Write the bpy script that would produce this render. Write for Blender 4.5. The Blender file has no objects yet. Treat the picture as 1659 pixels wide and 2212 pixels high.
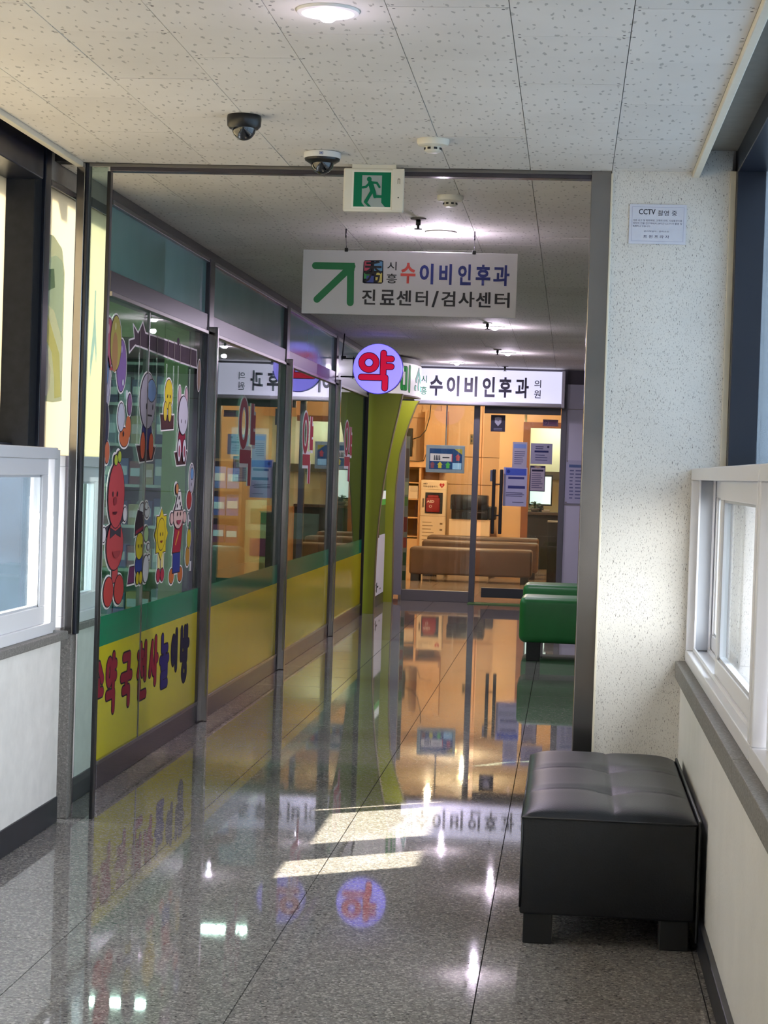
import bpy, bmesh, math, random
from mathutils import Vector, Matrix
random.seed(7)
S = bpy.context.scene
C = S.collection
PI = math.pi

# ------------------------------------------------------------------ camera
CAM_F, CAM_YAW, CAM_PITCH, CAM_ROLL, CAM_H = 4159.83, .0957, -.0210, .0323, 1.3629
cy_, sy_ = math.cos(CAM_YAW), math.sin(CAM_YAW)
F_ = Vector((-sy_*math.cos(CAM_PITCH), cy_*math.cos(CAM_PITCH), math.sin(CAM_PITCH)))
R_ = Vector((cy_, sy_, 0)); U_ = R_.cross(F_)
c_, s_ = math.cos(CAM_ROLL), math.sin(CAM_ROLL)
R2 = c_*R_ + s_*U_; U2 = -s_*R_ + c_*U_
cam_d = bpy.data.cameras.new('camera'); cam = bpy.data.objects.new('camera', cam_d); C.objects.link(cam)
cam_d.sensor_fit = 'HORIZONTAL'; cam_d.sensor_width = 36; cam_d.lens = CAM_F/1659*36
cam_d.clip_start = .05; cam_d.clip_end = 200
m = Matrix.Identity(4)
for i in range(3):
    m[i][0], m[i][1], m[i][2] = R2[i], U2[i], -F_[i]
m[2][3] = CAM_H
cam.matrix_world = m
S.camera = cam

# ------------------------------------------------------------------ world, sun, exposure
def srgb(h):
    if isinstance(h, str):
        h = h.lstrip('#'); c = [int(h[i:i+2], 16)/255 for i in (0, 2, 4)]
    else: c = h
    return tuple(x/12.92 if x <= .04045 else ((x+.055)/1.055)**2.4 for x in c)
w = bpy.data.worlds.new('sky'); S.world = w; w.use_nodes = True
nt = w.node_tree; nt.nodes.clear()
tc = nt.nodes.new('ShaderNodeTexCoord'); sp = nt.nodes.new('ShaderNodeSeparateXYZ'); rp = nt.nodes.new('ShaderNodeValToRGB')
bg = nt.nodes.new('ShaderNodeBackground'); ow = nt.nodes.new('ShaderNodeOutputWorld')
mr = nt.nodes.new('ShaderNodeMapRange'); mr.inputs[1].default_value = -1
nt.links.new(tc.outputs['Generated'], sp.inputs[0]); nt.links.new(sp.outputs[2], mr.inputs[0]); nt.links.new(mr.outputs[0], rp.inputs[0])
e = rp.color_ramp.elements
e[0].position = .46; e[0].color = (.20, .21, .22, 1); e[1].position = .5; e[1].color = (.93, .92, .905, 1)
e.new(1).color = (.63, .69, .79, 1)
nt.links.new(rp.outputs[0], bg.inputs[0]); bg.inputs[1].default_value = 9.0; nt.links.new(bg.outputs[0], ow.inputs[0])
sun_d = bpy.data.lights.new('sun', 'SUN'); sun_d.energy = 25.0; sun_d.angle = .012; sun_d.color = (1, .89, .72)
sun = bpy.data.objects.new('sun', sun_d); C.objects.link(sun)
sun.rotation_euler = Vector((1, .70, -.82)).to_track_quat('-Z', 'Y').to_euler()
sun.location = (-6, 0, 6)
S.view_settings.view_transform = 'Standard'; S.view_settings.look = 'None'
S.view_settings.exposure = 0.9; S.view_settings.gamma = 1; S.view_settings.use_curve_mapping = False
S.cycles.max_bounces = 14; S.cycles.transparent_max_bounces = 24; S.cycles.glossy_bounces = 6; S.cycles.diffuse_bounces = 5
S.cycles.sample_clamp_indirect = 6; S.cycles.caustics_reflective = False; S.cycles.caustics_refractive = False
def area(name, loc, size, power, col, rot=(0, 0, 0), spread=PI):
    d = bpy.data.lights.new(name, 'AREA'); d.shape = 'RECTANGLE'; d.size, d.size_y = size; d.energy = power; d.color = col; d.spread = spread
    o = bpy.data.objects.new(name, d); C.objects.link(o); o.location = loc; o.rotation_euler = rot
    return o

# ------------------------------------------------------------------ materials
def lamp_point(loc, power, col, rad):
    d = bpy.data.lights.new('lamp_light', 'POINT'); d.energy = power; d.color = col; d.shadow_soft_size = rad
    o = bpy.data.objects.new('lamp_light', d); C.objects.link(o); o.location = loc
MATS = {}
def nodes(name):
    mt = bpy.data.materials.new(name); mt.use_nodes = True; n = mt.node_tree
    return mt, n, n.nodes['Principled BSDF']
def mat(name, col, rough=.5, metal=0, spec=.5, emit=0, ecol=None, noise=0, nscale=20, bump=0, bscale=80, coat=0, alpha=None):
    if name in MATS: return MATS[name]
    mt, n, b = nodes(name); col = srgb(col); L = n.links
    b.inputs['Base Color'].default_value = (*col, 1); b.inputs['Roughness'].default_value = rough
    b.inputs['Metallic'].default_value = metal; b.inputs['Specular IOR Level'].default_value = spec
    b.inputs['Coat Weight'].default_value = coat; b.inputs['Coat Roughness'].default_value = .04
    if emit:
        b.inputs['Emission Color'].default_value = (*(srgb(ecol) if ecol else col), 1); b.inputs['Emission Strength'].default_value = emit
    if noise or bump:
        t = n.nodes.new('ShaderNodeTexCoord')
    if noise:
        nz = n.nodes.new('ShaderNodeTexNoise'); nz.inputs['Scale'].default_value = nscale; nz.inputs['Detail'].default_value = 4
        L.new(t.outputs['Object'], nz.inputs['Vector'])
        r = n.nodes.new('ShaderNodeValToRGB'); r.color_ramp.elements[0].position = .3; r.color_ramp.elements[1].position = .7
        r.color_ramp.elements[0].color = (*[max(0, x*(1-noise)) for x in col], 1); r.color_ramp.elements[1].color = (*[min(1, x*(1+noise)) for x in col], 1)
        L.new(nz.outputs['Fac'], r.inputs[0]); L.new(r.outputs[0], b.inputs['Base Color'])
    if bump:
        nb = n.nodes.new('ShaderNodeTexNoise'); nb.inputs['Scale'].default_value = bscale; nb.inputs['Detail'].default_value = 3
        L.new(t.outputs['Object'], nb.inputs['Vector'])
        bp = n.nodes.new('ShaderNodeBump'); bp.inputs['Strength'].default_value = bump; bp.inputs['Distance'].default_value = .002
        L.new(nb.outputs['Fac'], bp.inputs['Height']); L.new(bp.outputs[0], b.inputs['Normal'])
    MATS[name] = mt; return mt
def glass(name, tint='#f4faf8', ior=1.5, rough=0, haze=0, hcol='#cfdde6', refl=None):
    if name in MATS: return MATS[name]
    mt, n, b = nodes(name); n.nodes.remove(b); L = n.links
    tr = n.nodes.new('ShaderNodeBsdfTransparent'); tr.inputs[0].default_value = (*srgb(tint), 1)
    gl = n.nodes.new('ShaderNodeBsdfGlossy'); gl.inputs['Roughness'].default_value = rough
    fr = n.nodes.new('ShaderNodeFresnel'); fr.inputs[0].default_value = ior
    mx = n.nodes.new('ShaderNodeMixShader'); out = n.nodes['Material Output']
    # thin pane: same Fresnel from both sides
    g = n.nodes.new('ShaderNodeNewGeometry')
    io = math_(n, 'ADD', ior, math_(n, 'MULTIPLY', g.outputs['Backfacing'], 1/ior-ior)); L.new(io, fr.inputs[0])
    first = tr.outputs[0]
    if haze:
        df = n.nodes.new('ShaderNodeBsdfTranslucent'); df.inputs[0].default_value = (*srgb(hcol), 1)
        d2 = n.nodes.new('ShaderNodeBsdfDiffuse'); d2.inputs[0].default_value = (*srgb(hcol), 1)
        md = n.nodes.new('ShaderNodeMixShader'); L.new(df.outputs[0], md.inputs[1]); L.new(d2.outputs[0], md.inputs[2])
        mh = n.nodes.new('ShaderNodeMixShader'); mh.inputs[0].default_value = haze
        L.new(tr.outputs[0], mh.inputs[1]); L.new(md.outputs[0], mh.inputs[2]); first = mh.outputs[0]
    if refl is None: L.new(fr.outputs[0], mx.inputs[0])
    else: mx.inputs[0].default_value = refl
    L.new(first, mx.inputs[1]); L.new(gl.outputs[0], mx.inputs[2]); L.new(mx.outputs[0], out.inputs[0])
    MATS[name] = mt; return mt
def film(name, col, trans=.7):
    """printed translucent film lit from behind"""
    mt, n, b = nodes(name); n.nodes.remove(b); L = n.links
    t = n.nodes.new('ShaderNodeBsdfTranslucent'); d = n.nodes.new('ShaderNodeBsdfDiffuse'); mx = n.nodes.new('ShaderNodeMixShader')
    for x in (t, d): x.inputs[0].default_value = (*srgb(col), 1)
    mx.inputs[0].default_value = 1-trans
    L.new(t.outputs[0], mx.inputs[1]); L.new(d.outputs[0], mx.inputs[2]); L.new(mx.outputs[0], n.nodes['Material Output'].inputs[0])
    return mt
def ramp(n, fac, stops):
    r = n.nodes.new('ShaderNodeValToRGB'); e = r.color_ramp.elements
    e[0].position, e[0].color = stops[0][0], (*stops[0][1], 1); e[1].position, e[1].color = stops[-1][0], (*stops[-1][1], 1)
    for p, c in stops[1:-1]: e.new(p).color = (*c, 1)
    n.links.new(fac, r.inputs[0]); return r
def mixc(n, fac, a, b, mode='MIX'):
    x = n.nodes.new('ShaderNodeMix'); x.data_type = 'RGBA'; x.blend_type = mode
    for s, v in ((0, fac), (6, a), (7, b)):
        if hasattr(v, 'links'): n.links.new(v, x.inputs[s])
        else: x.inputs[s].default_value = v if s == 0 else (*v, 1)
    return x.outputs[2]
def math_(n, op, a, b=None):
    x = n.nodes.new('ShaderNodeMath'); x.operation = op
    for s, v in ((0, a), (1, b)):
        if v is None: continue
        if hasattr(v, 'links'): n.links.new(v, x.inputs[s])
        else: x.inputs[s].default_value = v
    return x.outputs[0]
def granite(name, base, dark, light, rough=.06, rnd=.06, scale=160):
    mt, n, b = nodes(name); L = n.links
    t = n.nodes.new('ShaderNodeTexCoord'); oi = n.nodes.new('ShaderNodeObjectInfo')
    va = n.nodes.new('ShaderNodeVectorMath'); va.operation = 'ADD'; L.new(t.outputs['Object'], va.inputs[0])
    cb = n.nodes.new('ShaderNodeCombineXYZ'); k = math_(n, 'MULTIPLY', oi.outputs['Random'], 37.); L.new(k, cb.inputs[0]); L.new(k, cb.inputs[1]); L.new(cb.outputs[0], va.inputs[1])
    v1 = n.nodes.new('ShaderNodeTexVoronoi'); v1.inputs['Scale'].default_value = scale; L.new(va.outputs[0], v1.inputs['Vector'])
    n1 = n.nodes.new('ShaderNodeTexNoise'); n1.inputs['Scale'].default_value = scale*.6; n1.inputs['Detail'].default_value = 5; n1.inputs['Roughness'].default_value = .75; L.new(va.outputs[0], n1.inputs['Vector'])
    sx = n.nodes.new('ShaderNodeSeparateColor'); L.new(v1.outputs['Color'], sx.inputs[0])
    f = math_(n, 'ADD', math_(n, 'MULTIPLY', sx.outputs[0], .55), math_(n, 'MULTIPLY', n1.outputs['Fac'], .55))
    r = ramp(n, f, [(.18, dark), (.42, base), (.62, base), (.88, light)])
    n2 = n.nodes.new('ShaderNodeTexNoise'); n2.inputs['Scale'].default_value = 3.; L.new(va.outputs[0], n2.inputs['Vector'])
    tone = math_(n, 'ADD', math_(n, 'ADD', 1-rnd/2-.06, math_(n, 'MULTIPLY', oi.outputs['Random'], rnd)), math_(n, 'MULTIPLY', n2.outputs['Fac'], .12))
    hs = n.nodes.new('ShaderNodeHueSaturation'); L.new(tone, hs.inputs['Value']); L.new(r.outputs[0], hs.inputs['Color'])
    L.new(hs.outputs[0], b.inputs['Base Color']); b.inputs['Roughness'].default_value = rough
    rr = math_(n, 'ADD', rough-.015, math_(n, 'MULTIPLY', n2.outputs['Fac'], .03)); L.new(rr, b.inputs['Roughness'])
    b.inputs['Specular IOR Level'].default_value = .62
    MATS[name] = mt; return mt
M_floor = granite('polished_granite', (.205, .190, .176), (.06, .056, .052), (.45, .42, .385), rough=.03)
M_stone = granite('rough_grey_stone', (.16, .15, .14), (.08, .075, .07), (.27, .255, .24), rough=.6, rnd=0, scale=220)
M_beige_floor = granite('beige_floor', (.42, .33, .25), (.34, .26, .19), (.5, .41, .32), rough=.12, scale=60)
def ceiling_mat():
    mt, n, b = nodes('fissured_ceiling_board'); L = n.links
    t = n.nodes.new('ShaderNodeTexCoord'); oi = n.nodes.new('ShaderNodeObjectInfo'); sp = n.nodes.new('ShaderNodeSeparateXYZ'); L.new(t.outputs['Object'], sp.inputs[0])
    # fissures: short slanted pits, ~4 cm apart
    mp = n.nodes.new('ShaderNodeMapping'); mp.inputs['Rotation'].default_value = (0, 0, .12); mp.inputs['Scale'].default_value = (30, 11, 1); L.new(t.outputs['Object'], mp.inputs[0])
    cb = n.nodes.new('ShaderNodeCombineXYZ'); k = math_(n, 'MULTIPLY', oi.outputs['Random'], 91.); L.new(k, cb.inputs[0]); L.new(k, cb.inputs[1])
    va = n.nodes.new('ShaderNodeVectorMath'); va.operation = 'ADD'; L.new(mp.outputs[0], va.inputs[0]); L.new(cb.outputs[0], va.inputs[1])
    nd = n.nodes.new('ShaderNodeTexNoise'); nd.inputs['Scale'].default_value = 2.5; L.new(va.outputs[0], nd.inputs['Vector'])
    vd = n.nodes.new('ShaderNodeVectorMath'); vd.operation = 'MULTIPLY_ADD'; L.new(nd.outputs['Color'], vd.inputs[0]); vd.inputs[1].default_value = (.55, .55, 0); L.new(va.outputs[0], vd.inputs[2])
    v = n.nodes.new('ShaderNodeTexVoronoi'); v.voronoi_dimensions = '2D'; v.inputs['Scale'].default_value = 1; v.inputs['Randomness'].default_value = .8; L.new(vd.outputs[0], v.inputs['Vector'])
    sc = n.nodes.new('ShaderNodeSeparateColor'); L.new(v.outputs['Color'], sc.inputs[0])
    thr = math_(n, 'MULTIPLY_ADD' if False else 'ADD', .075, math_(n, 'MULTIPLY', sc.outputs[0], .075))
    pit = math_(n, 'LESS_THAN', v.outputs['Distance'], thr)
    # fixing screws in pairs near the tile corners
    ax = math_(n, 'ABSOLUTE', sp.outputs[0]); ay = math_(n, 'ABSOLUTE', sp.outputs[1])
    def dot(x0, y0, rx, ry):
        dx = math_(n, 'DIVIDE', math_(n, 'SUBTRACT', ax, x0), rx); dy = math_(n, 'DIVIDE', math_(n, 'SUBTRACT', ay, y0), ry)
        return math_(n, 'LESS_THAN', math_(n, 'ADD', math_(n, 'MULTIPLY', dx, dx), math_(n, 'MULTIPLY', dy, dy)), 1)
    scr = math_(n, 'MAXIMUM', dot(.134, .283, .0042, .0045), dot(.137, .0, .0042, .0045))
    n2 = n.nodes.new('ShaderNodeTexNoise'); n2.inputs['Scale'].default_value = 2.2; n2.inputs['Detail'].default_value = 4
    g = n.nodes.new('ShaderNodeNewGeometry'); L.new(g.outputs['Position'], n2.inputs['Vector'])
    base = ramp(n, n2.outputs['Fac'], [(.3, srgb('#d2cdc6')), (.7, srgb('#dcd8d2'))])
    tone = math_(n, 'ADD', .95, math_(n, 'MULTIPLY', oi.outputs['Random'], .07))
    hs = n.nodes.new('ShaderNodeHueSaturation'); L.new(tone, hs.inputs['Value']); L.new(base.outputs[0], hs.inputs['Color'])
    c1 = mixc(n, math_(n, 'MULTIPLY', pit, .48), hs.outputs[0], srgb('#6b6862'))
    c2 = mixc(n, math_(n, 'MULTIPLY', scr, .85), c1, srgb('#2c2926'))
    L.new(c2, b.inputs['Base Color']); b.inputs['Roughness'].default_value = .75; b.inputs['Specular IOR Level'].default_value = .25
    bp = n.nodes.new('ShaderNodeBump'); bp.invert = True; bp.inputs['Strength'].default_value = .6; bp.inputs['Distance'].default_value = .002; L.new(pit, bp.inputs['Height']); L.new(bp.outputs[0], b.inputs['Normal'])
    return mt
M_ceil = ceiling_mat()
def fleck_mat(name, base, dark, scale=26, amount=1.0, bumpv=.35, stretch=3.6, thr=.13):
    mt, n, b = nodes(name); L = n.links
    t = n.nodes.new('ShaderNodeTexCoord')
    # short curly flecks pressed in the wallpaper: two stretched voronoi layers
    fl = None
    for rot, sc_ in ((.6, scale), (-.7, scale*1.25), (.05, scale*1.6)):
        mp = n.nodes.new('ShaderNodeMapping'); mp.inputs['Rotation'].default_value = (rot, rot, rot); mp.inputs['Scale'].default_value = (sc_*stretch, sc_*stretch, sc_); L.new(t.outputs['Object'], mp.inputs[0])
        nd = n.nodes.new('ShaderNodeTexNoise'); nd.inputs['Scale'].default_value = .55; L.new(mp.outputs[0], nd.inputs['Vector'])
        vd = n.nodes.new('ShaderNodeVectorMath'); vd.operation = 'MULTIPLY_ADD'; L.new(nd.outputs['Color'], vd.inputs[0]); vd.inputs[1].default_value = (2.2, 2.2, 1.2); L.new(mp.outputs[0], vd.inputs[2])
        v = n.nodes.new('ShaderNodeTexVoronoi'); v.inputs['Scale'].default_value = 1; L.new(vd.outputs[0], v.inputs['Vector'])
        sc = n.nodes.new('ShaderNodeSeparateColor'); L.new(v.outputs['Color'], sc.inputs[0])
        f = math_(n, 'MULTIPLY', math_(n, 'LESS_THAN', v.outputs['Distance'], math_(n, 'ADD', thr, math_(n, 'MULTIPLY', sc.outputs[1], thr))), math_(n, 'MULTIPLY', sc.outputs[0], amount))
        fl = f if fl is None else math_(n, 'MAXIMUM', fl, f)
    n2 = n.nodes.new('ShaderNodeTexNoise'); n2.inputs['Scale'].default_value = 5; n2.inputs['Detail'].default_value = 5; L.new(t.outputs['Object'], n2.inputs['Vector'])
    bs = ramp(n, n2.outputs['Fac'], [(.3, tuple(x*.93 for x in srgb(base))), (.7, srgb(base))])
    L.new(mixc(n, fl, bs.outputs[0], srgb(dark)), b.inputs['Base Color']); b.inputs['Roughness'].default_value = .6; b.inputs['Specular IOR Level'].default_value = .3
    nb = n.nodes.new('ShaderNodeTexNoise'); nb.inputs['Scale'].default_value = 120; L.new(t.outputs['Object'], nb.inputs['Vector'])
    bp = n.nodes.new('ShaderNodeBump'); bp.inputs['Strength'].default_value = bumpv; bp.inputs['Distance'].default_value = .002; L.new(nb.outputs['Fac'], bp.inputs['Height']); L.new(bp.outputs[0], b.inputs['Normal'])
    MATS[name] = mt; return mt
M_pillar = fleck_mat('flecked_wallpaper', '#d9d5ce', '#4f4b45', scale=58, amount=.9, thr=.13)
M_wall = mat('white_plaster', '#d3d0cc', .65, spec=.3, noise=.06, nscale=14, bump=.35, bscale=60)
M_wallr = fleck_mat('faintly_streaked_wallpaper', '#d6d4d0', '#a8a49c', scale=16, amount=.4, thr=.08, stretch=5)
M_black_base = mat('black_baseboard', '#1d2027', .35, noise=.2)
M_pvc = mat('white_pvc', '#d9d9dd', .28, spec=.5)
M_pvc_grey = mat('grey_pvc', '#b9bcc2', .35)
M_navy = mat('navy_frame', '#171b28', .3, spec=.45)
M_char = mat('charcoal_frame', '#26282d', .65, spec=.12, noise=.15, nscale=30)
M_steel = mat('brushed_steel', '#8f8b88', .16, metal=.95, noise=.06, nscale=6)
M_steel2 = mat('dull_steel', '#85827f', .28, metal=.85, noise=.05, nscale=9)
M_dsteel = mat('dark_steel', '#57535a', .22, metal=.8, noise=.08, nscale=8)
M_black = mat('black_plastic', '#101114', .3)
M_blackm = mat('black_matte', '#0b0c0f', .5)
M_cream = mat('cream_paint', '#d8d0bd', .5, noise=.03)
M_white = mat('white_plastic', '#e4e3df', .35)
M_offw = mat('offwhite_plastic', '#dbd6c6', .4)
M_grey = mat('grey_paint', '#8c8a88', .4)
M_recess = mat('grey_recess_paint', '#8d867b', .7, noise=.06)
M_lime = mat('lime_panel', '#8f9a2b', .32, noise=.05, nscale=3)
M_limeedge = mat('lime_panel_edge', '#7a7350', .45)
M_teal = mat('teal_film', '#6a9c9e', .14, noise=.06, nscale=3)
M_yfilm = mat('yellow_film', '#cfc514', .12, spec=.18, noise=.02, nscale=3)
M_gfilm = mat('green_film', '#0a8459', .12, spec=.18)
M_olive = mat('olive_board', '#7f9560', .5, noise=.06, nscale=4)
M_glass = glass('clear_glass', '#e6f2ee', 1.5)
M_glass_end = glass('clear_glass_door', '#f4f8f4', 1.45)
M_sglass = glass('shop_glass', '#d5e6e0', 1.62)
M_hazy = glass('dusty_blue_glass', '#c6d3de', 1.5, haze=.42, hcol='#aebdca')
M_clear_win = glass('window_glass', '#f2f5f6', 1.5)
M_leather = mat('black_leather', '#15171b', .42, spec=.4, noise=.12, nscale=20, bump=.35, bscale=220)
M_green_l = mat('green_leather', '#1d6a33', .42, noise=.06, nscale=10, bump=.2, bscale=200)
M_brown_l = mat('brown_leather', '#5e4a3d', .42, noise=.08, nscale=8, bump=.2, bscale=150)
M_wood = mat('light_wood', '#d9ad78', .45, noise=.08, nscale=4)
M_wood2 = mat('beige_panel', '#e2bd8c', .45, noise=.04, nscale=2)
M_dwood = mat('brown_wood', '#84532f', .5, noise=.12, nscale=6)
M_cable = mat('black_cable', '#171717', .5)

# ------------------------------------------------------------------ mesh helpers
def wpos(o):
    p = Vector((0, 0, 0))
    while o: p += o.location; o = o.parent
    return p
class MB:
    def __init__(s): s.bm = bmesh.new(); s.mi = 0
    def face(s, pts):
        try:
            f = s.bm.faces.new([s.bm.verts.new(p) for p in pts]); f.material_index = s.mi; return f
        except ValueError: return None
    def box(s, x0, x1, y0, y1, z0, z1, bev=0, seg=2):
        b = bmesh.new()
        bmesh.ops.create_cube(b, size=1)
        for v in b.verts: v.co = Vector(((x0+x1)/2+v.co.x*(x1-x0), (y0+y1)/2+v.co.y*(y1-y0), (z0+z1)/2+v.co.z*(z1-z0)))
        if bev: bmesh.ops.bevel(b, geom=list(b.edges), offset=bev, segments=seg, affect='EDGES', profile=.5)
        s.add(b); return s
    def add(s, b, mx=None):
        mp = {}
        for v in b.verts: mp[v] = s.bm.verts.new(mx @ v.co if mx else v.co)
        for f in b.faces:
            try: nf = s.bm.faces.new([mp[v] for v in f.verts]); nf.material_index = s.mi; nf.smooth = f.smooth
            except ValueError: pass
        b.free()
    def lathe(s, prof, c, n=24, axis='Z'):
        """prof: (radius, offset along the axis) pairs"""
        c = Vector(c)
        def pt(r, h, a):
            q = (r*math.cos(a), r*math.sin(a))
            if axis == 'Z': return c+Vector((q[0], q[1], h))
            if axis == 'Y': return c+Vector((q[0], h, q[1]))
            return c+Vector((h, q[0], q[1]))
        rings = [[s.bm.verts.new(pt(max(r, 1e-5), h, 2*PI*i/n)) for i in range(n)] for r, h in prof]
        for a, b in zip(rings, rings[1:]):
            for i in range(n):
                f = s.bm.faces.new([a[i], a[(i+1) % n], b[(i+1) % n], b[i]]); f.smooth = True; f.material_index = s.mi
        for rg in (rings[0], rings[-1]):
            f = s.bm.faces.new(rg); f.material_index = s.mi
        return s
    def tube(s, pts, r, n=8):
        pts = [Vector(p) for p in pts]; rings = []
        for i, p in enumerate(pts):
            t = (pts[min(i+1, len(pts)-1)]-pts[max(i-1, 0)]).normalized()
            a = t.orthogonal().normalized() if i == 0 else (rings[-1][1]-t*rings[-1][1].dot(t)).normalized()
            b = t.cross(a)
            rings.append(([s.bm.verts.new(p+r*(math.cos(2*PI*k/n)*a+math.sin(2*PI*k/n)*b)) for k in range(n)], a))
        for (a, _), (b, _) in zip(rings, rings[1:]):
            for k in range(n):
                f = s.bm.faces.new([a[k], a[(k+1) % n], b[(k+1) % n], b[k]]); f.smooth = True; f.material_index = s.mi
        for rg in (rings[0][0], rings[-1][0]): s.bm.faces.new(rg).material_index = s.mi
        return s
    def prism(s, pts, fn, d0, d1):
        """2-D outline pts through mapping fn(u,v,d), between depths d0 and d1"""
        a = [s.bm.verts.new(fn(u, v, d0)) for u, v in pts]; b = [s.bm.verts.new(fn(u, v, d1)) for u, v in pts]
        for q in (a, b):
            f = s.bm.faces.new(q); f.material_index = s.mi
        for i in range(len(pts)):
            f = s.bm.faces.new([a[i], a[(i+1) % len(pts)], b[(i+1) % len(pts)], b[i]]); f.material_index = s.mi
        return s
    def build(s, name, mats, parent=None, smooth=False, loc=None):
        me = bpy.data.meshes.new(name); off = wpos(parent) if parent else Vector((0, 0, 0))
        loc = Vector(loc)-off if loc is not None else Vector((0, 0, 0))
        bmesh.ops.translate(s.bm, verts=s.bm.verts, vec=-(off+loc))
        bmesh.ops.recalc_face_normals(s.bm, faces=s.bm.faces)
        s.bm.to_mesh(me); s.bm.free()
        for x in (mats if isinstance(mats, (list, tuple)) else [mats]): me.materials.append(x)
        if smooth:
            for p in me.polygons: p.use_smooth = True
            me.set_sharp_from_angle(angle=.7)
        o = bpy.data.objects.new(name, me); C.objects.link(o); o.parent = parent; o.location = loc
        return o
def tag(o, label=None, cat=None, group=None, kind=None):
    for k, v in (('label', label), ('category', cat), ('group', group), ('kind', kind)):
        if v: o[k] = v
    return o
def thing(name, label, cat, loc, group=None):
    o = bpy.data.objects.new(name, None); C.objects.link(o); o.location = loc; o.empty_display_size = .05
    return tag(o, label, cat, group)
def setting(name, loc=(0, 0, 0)):
    o = bpy.data.objects.new(name, None); C.objects.link(o); o.location = loc; o.empty_display_size = .05
    return tag(o, kind='structure')
def bx(name, m, parent, x0, x1, y0, y1, z0, z1, bev=0, seg=2):
    return MB().box(x0, x1, y0, y1, z0, z1, bev, seg).build(name, m, parent)
def sbx(name, m, *a, **k):
    return tag(bx(name, m, None, *a, **k), kind='structure')
def copy_tree(o, parent=None):
    c = o.copy(); C.objects.link(c)
    if parent: c.parent = parent
    for ch in list(o.children): copy_tree(ch, c)
    return c
PX = lambda x: (lambda u, v, d: Vector((x+d, u, v)))       # plane facing +X (u = Y, v = Z)
PXn = lambda x: (lambda u, v, d: Vector((x-d, u, v)))
PY = lambda y: (lambda u, v, d: Vector((u, y-d, v)))       # plane facing -Y (u = X, v = Z)
def ell(cu, cv, ru, rv=None, n=28, a0=0, a1=2*PI):
    rv = ru if rv is None else rv; full = abs(a1-a0-2*PI) < 1e-6
    k = n if full else n+1
    return [(cu+ru*math.cos(a0+(a1-a0)*i/n), cv+rv*math.sin(a0+(a1-a0)*i/n)) for i in range(k)]
def rect(u0, u1, v0, v1): return [(u0, v0), (u1, v0), (u1, v1), (u0, v1)]
def capsule(p, q, r, su=1., n=8, butt=False):
    dx, dy = (q[0]-p[0])/su, q[1]-p[1]; a = math.atan2(dy, dx)
    if butt:
        return [(x+su*r*math.cos(a+t), y+r*math.sin(a+t)) for (x, y), t in (((q[0], q[1]), -PI/2), ((q[0], q[1]), PI/2), ((p[0], p[1]), PI/2), ((p[0], p[1]), 1.5*PI))]
    return [(q[0]+su*r*math.cos(a-PI/2+PI*i/n), q[1]+r*math.sin(a-PI/2+PI*i/n)) for i in range(n+1)] + \
           [(p[0]+su*r*math.cos(a+PI/2+PI*i/n), p[1]+r*math.sin(a+PI/2+PI*i/n)) for i in range(n+1)]
class Print:
    """flat printed shapes on a plane; every colour a material slot"""
    def __init__(s, fn): s.fn = fn; s.mb = MB(); s.mats = []; s.d = .0004; s.e = 0
    def mat(s, col, emit=0, rough=.4):
        m = col if isinstance(col, bpy.types.Material) else mat('print_%s_%s' % (str(col).lstrip('#'), emit), col, .55, spec=.15, emit=emit)
        if m not in s.mats: s.mats.append(m)
        s.mb.mi = s.mats.index(m)
    def poly(s, pts, col, d=None, emit=0, step=.0003):
        s.mat(col, emit); s.e += 4e-6; dd = (s.d if d is None else d)+s.e
        s.mb.face([s.fn(u, v, dd) for u, v in pts])
        if d is None: s.d += step
        return s
    def ring(s, cu, cv, ru, rv, wu, wv, col, emit=0, d=None):
        s.mat(col, emit); dd = s.d if d is None else d; n = 36
        for i in range(n):
            a, b = 2*PI*i/n, 2*PI*(i+1)/n
            s.mb.face([s.fn(cu+r0*math.cos(t), cv+r1*math.sin(t), dd) for r0, r1, t in ((ru, rv, a), (ru, rv, b), (ru-wu, rv-wv, b), (ru-wu, rv-wv, a))])
        if d is None: s.d += .0003
    def build(s, name, parent=None): return s.mb.build(name, s.mats, parent)
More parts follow.
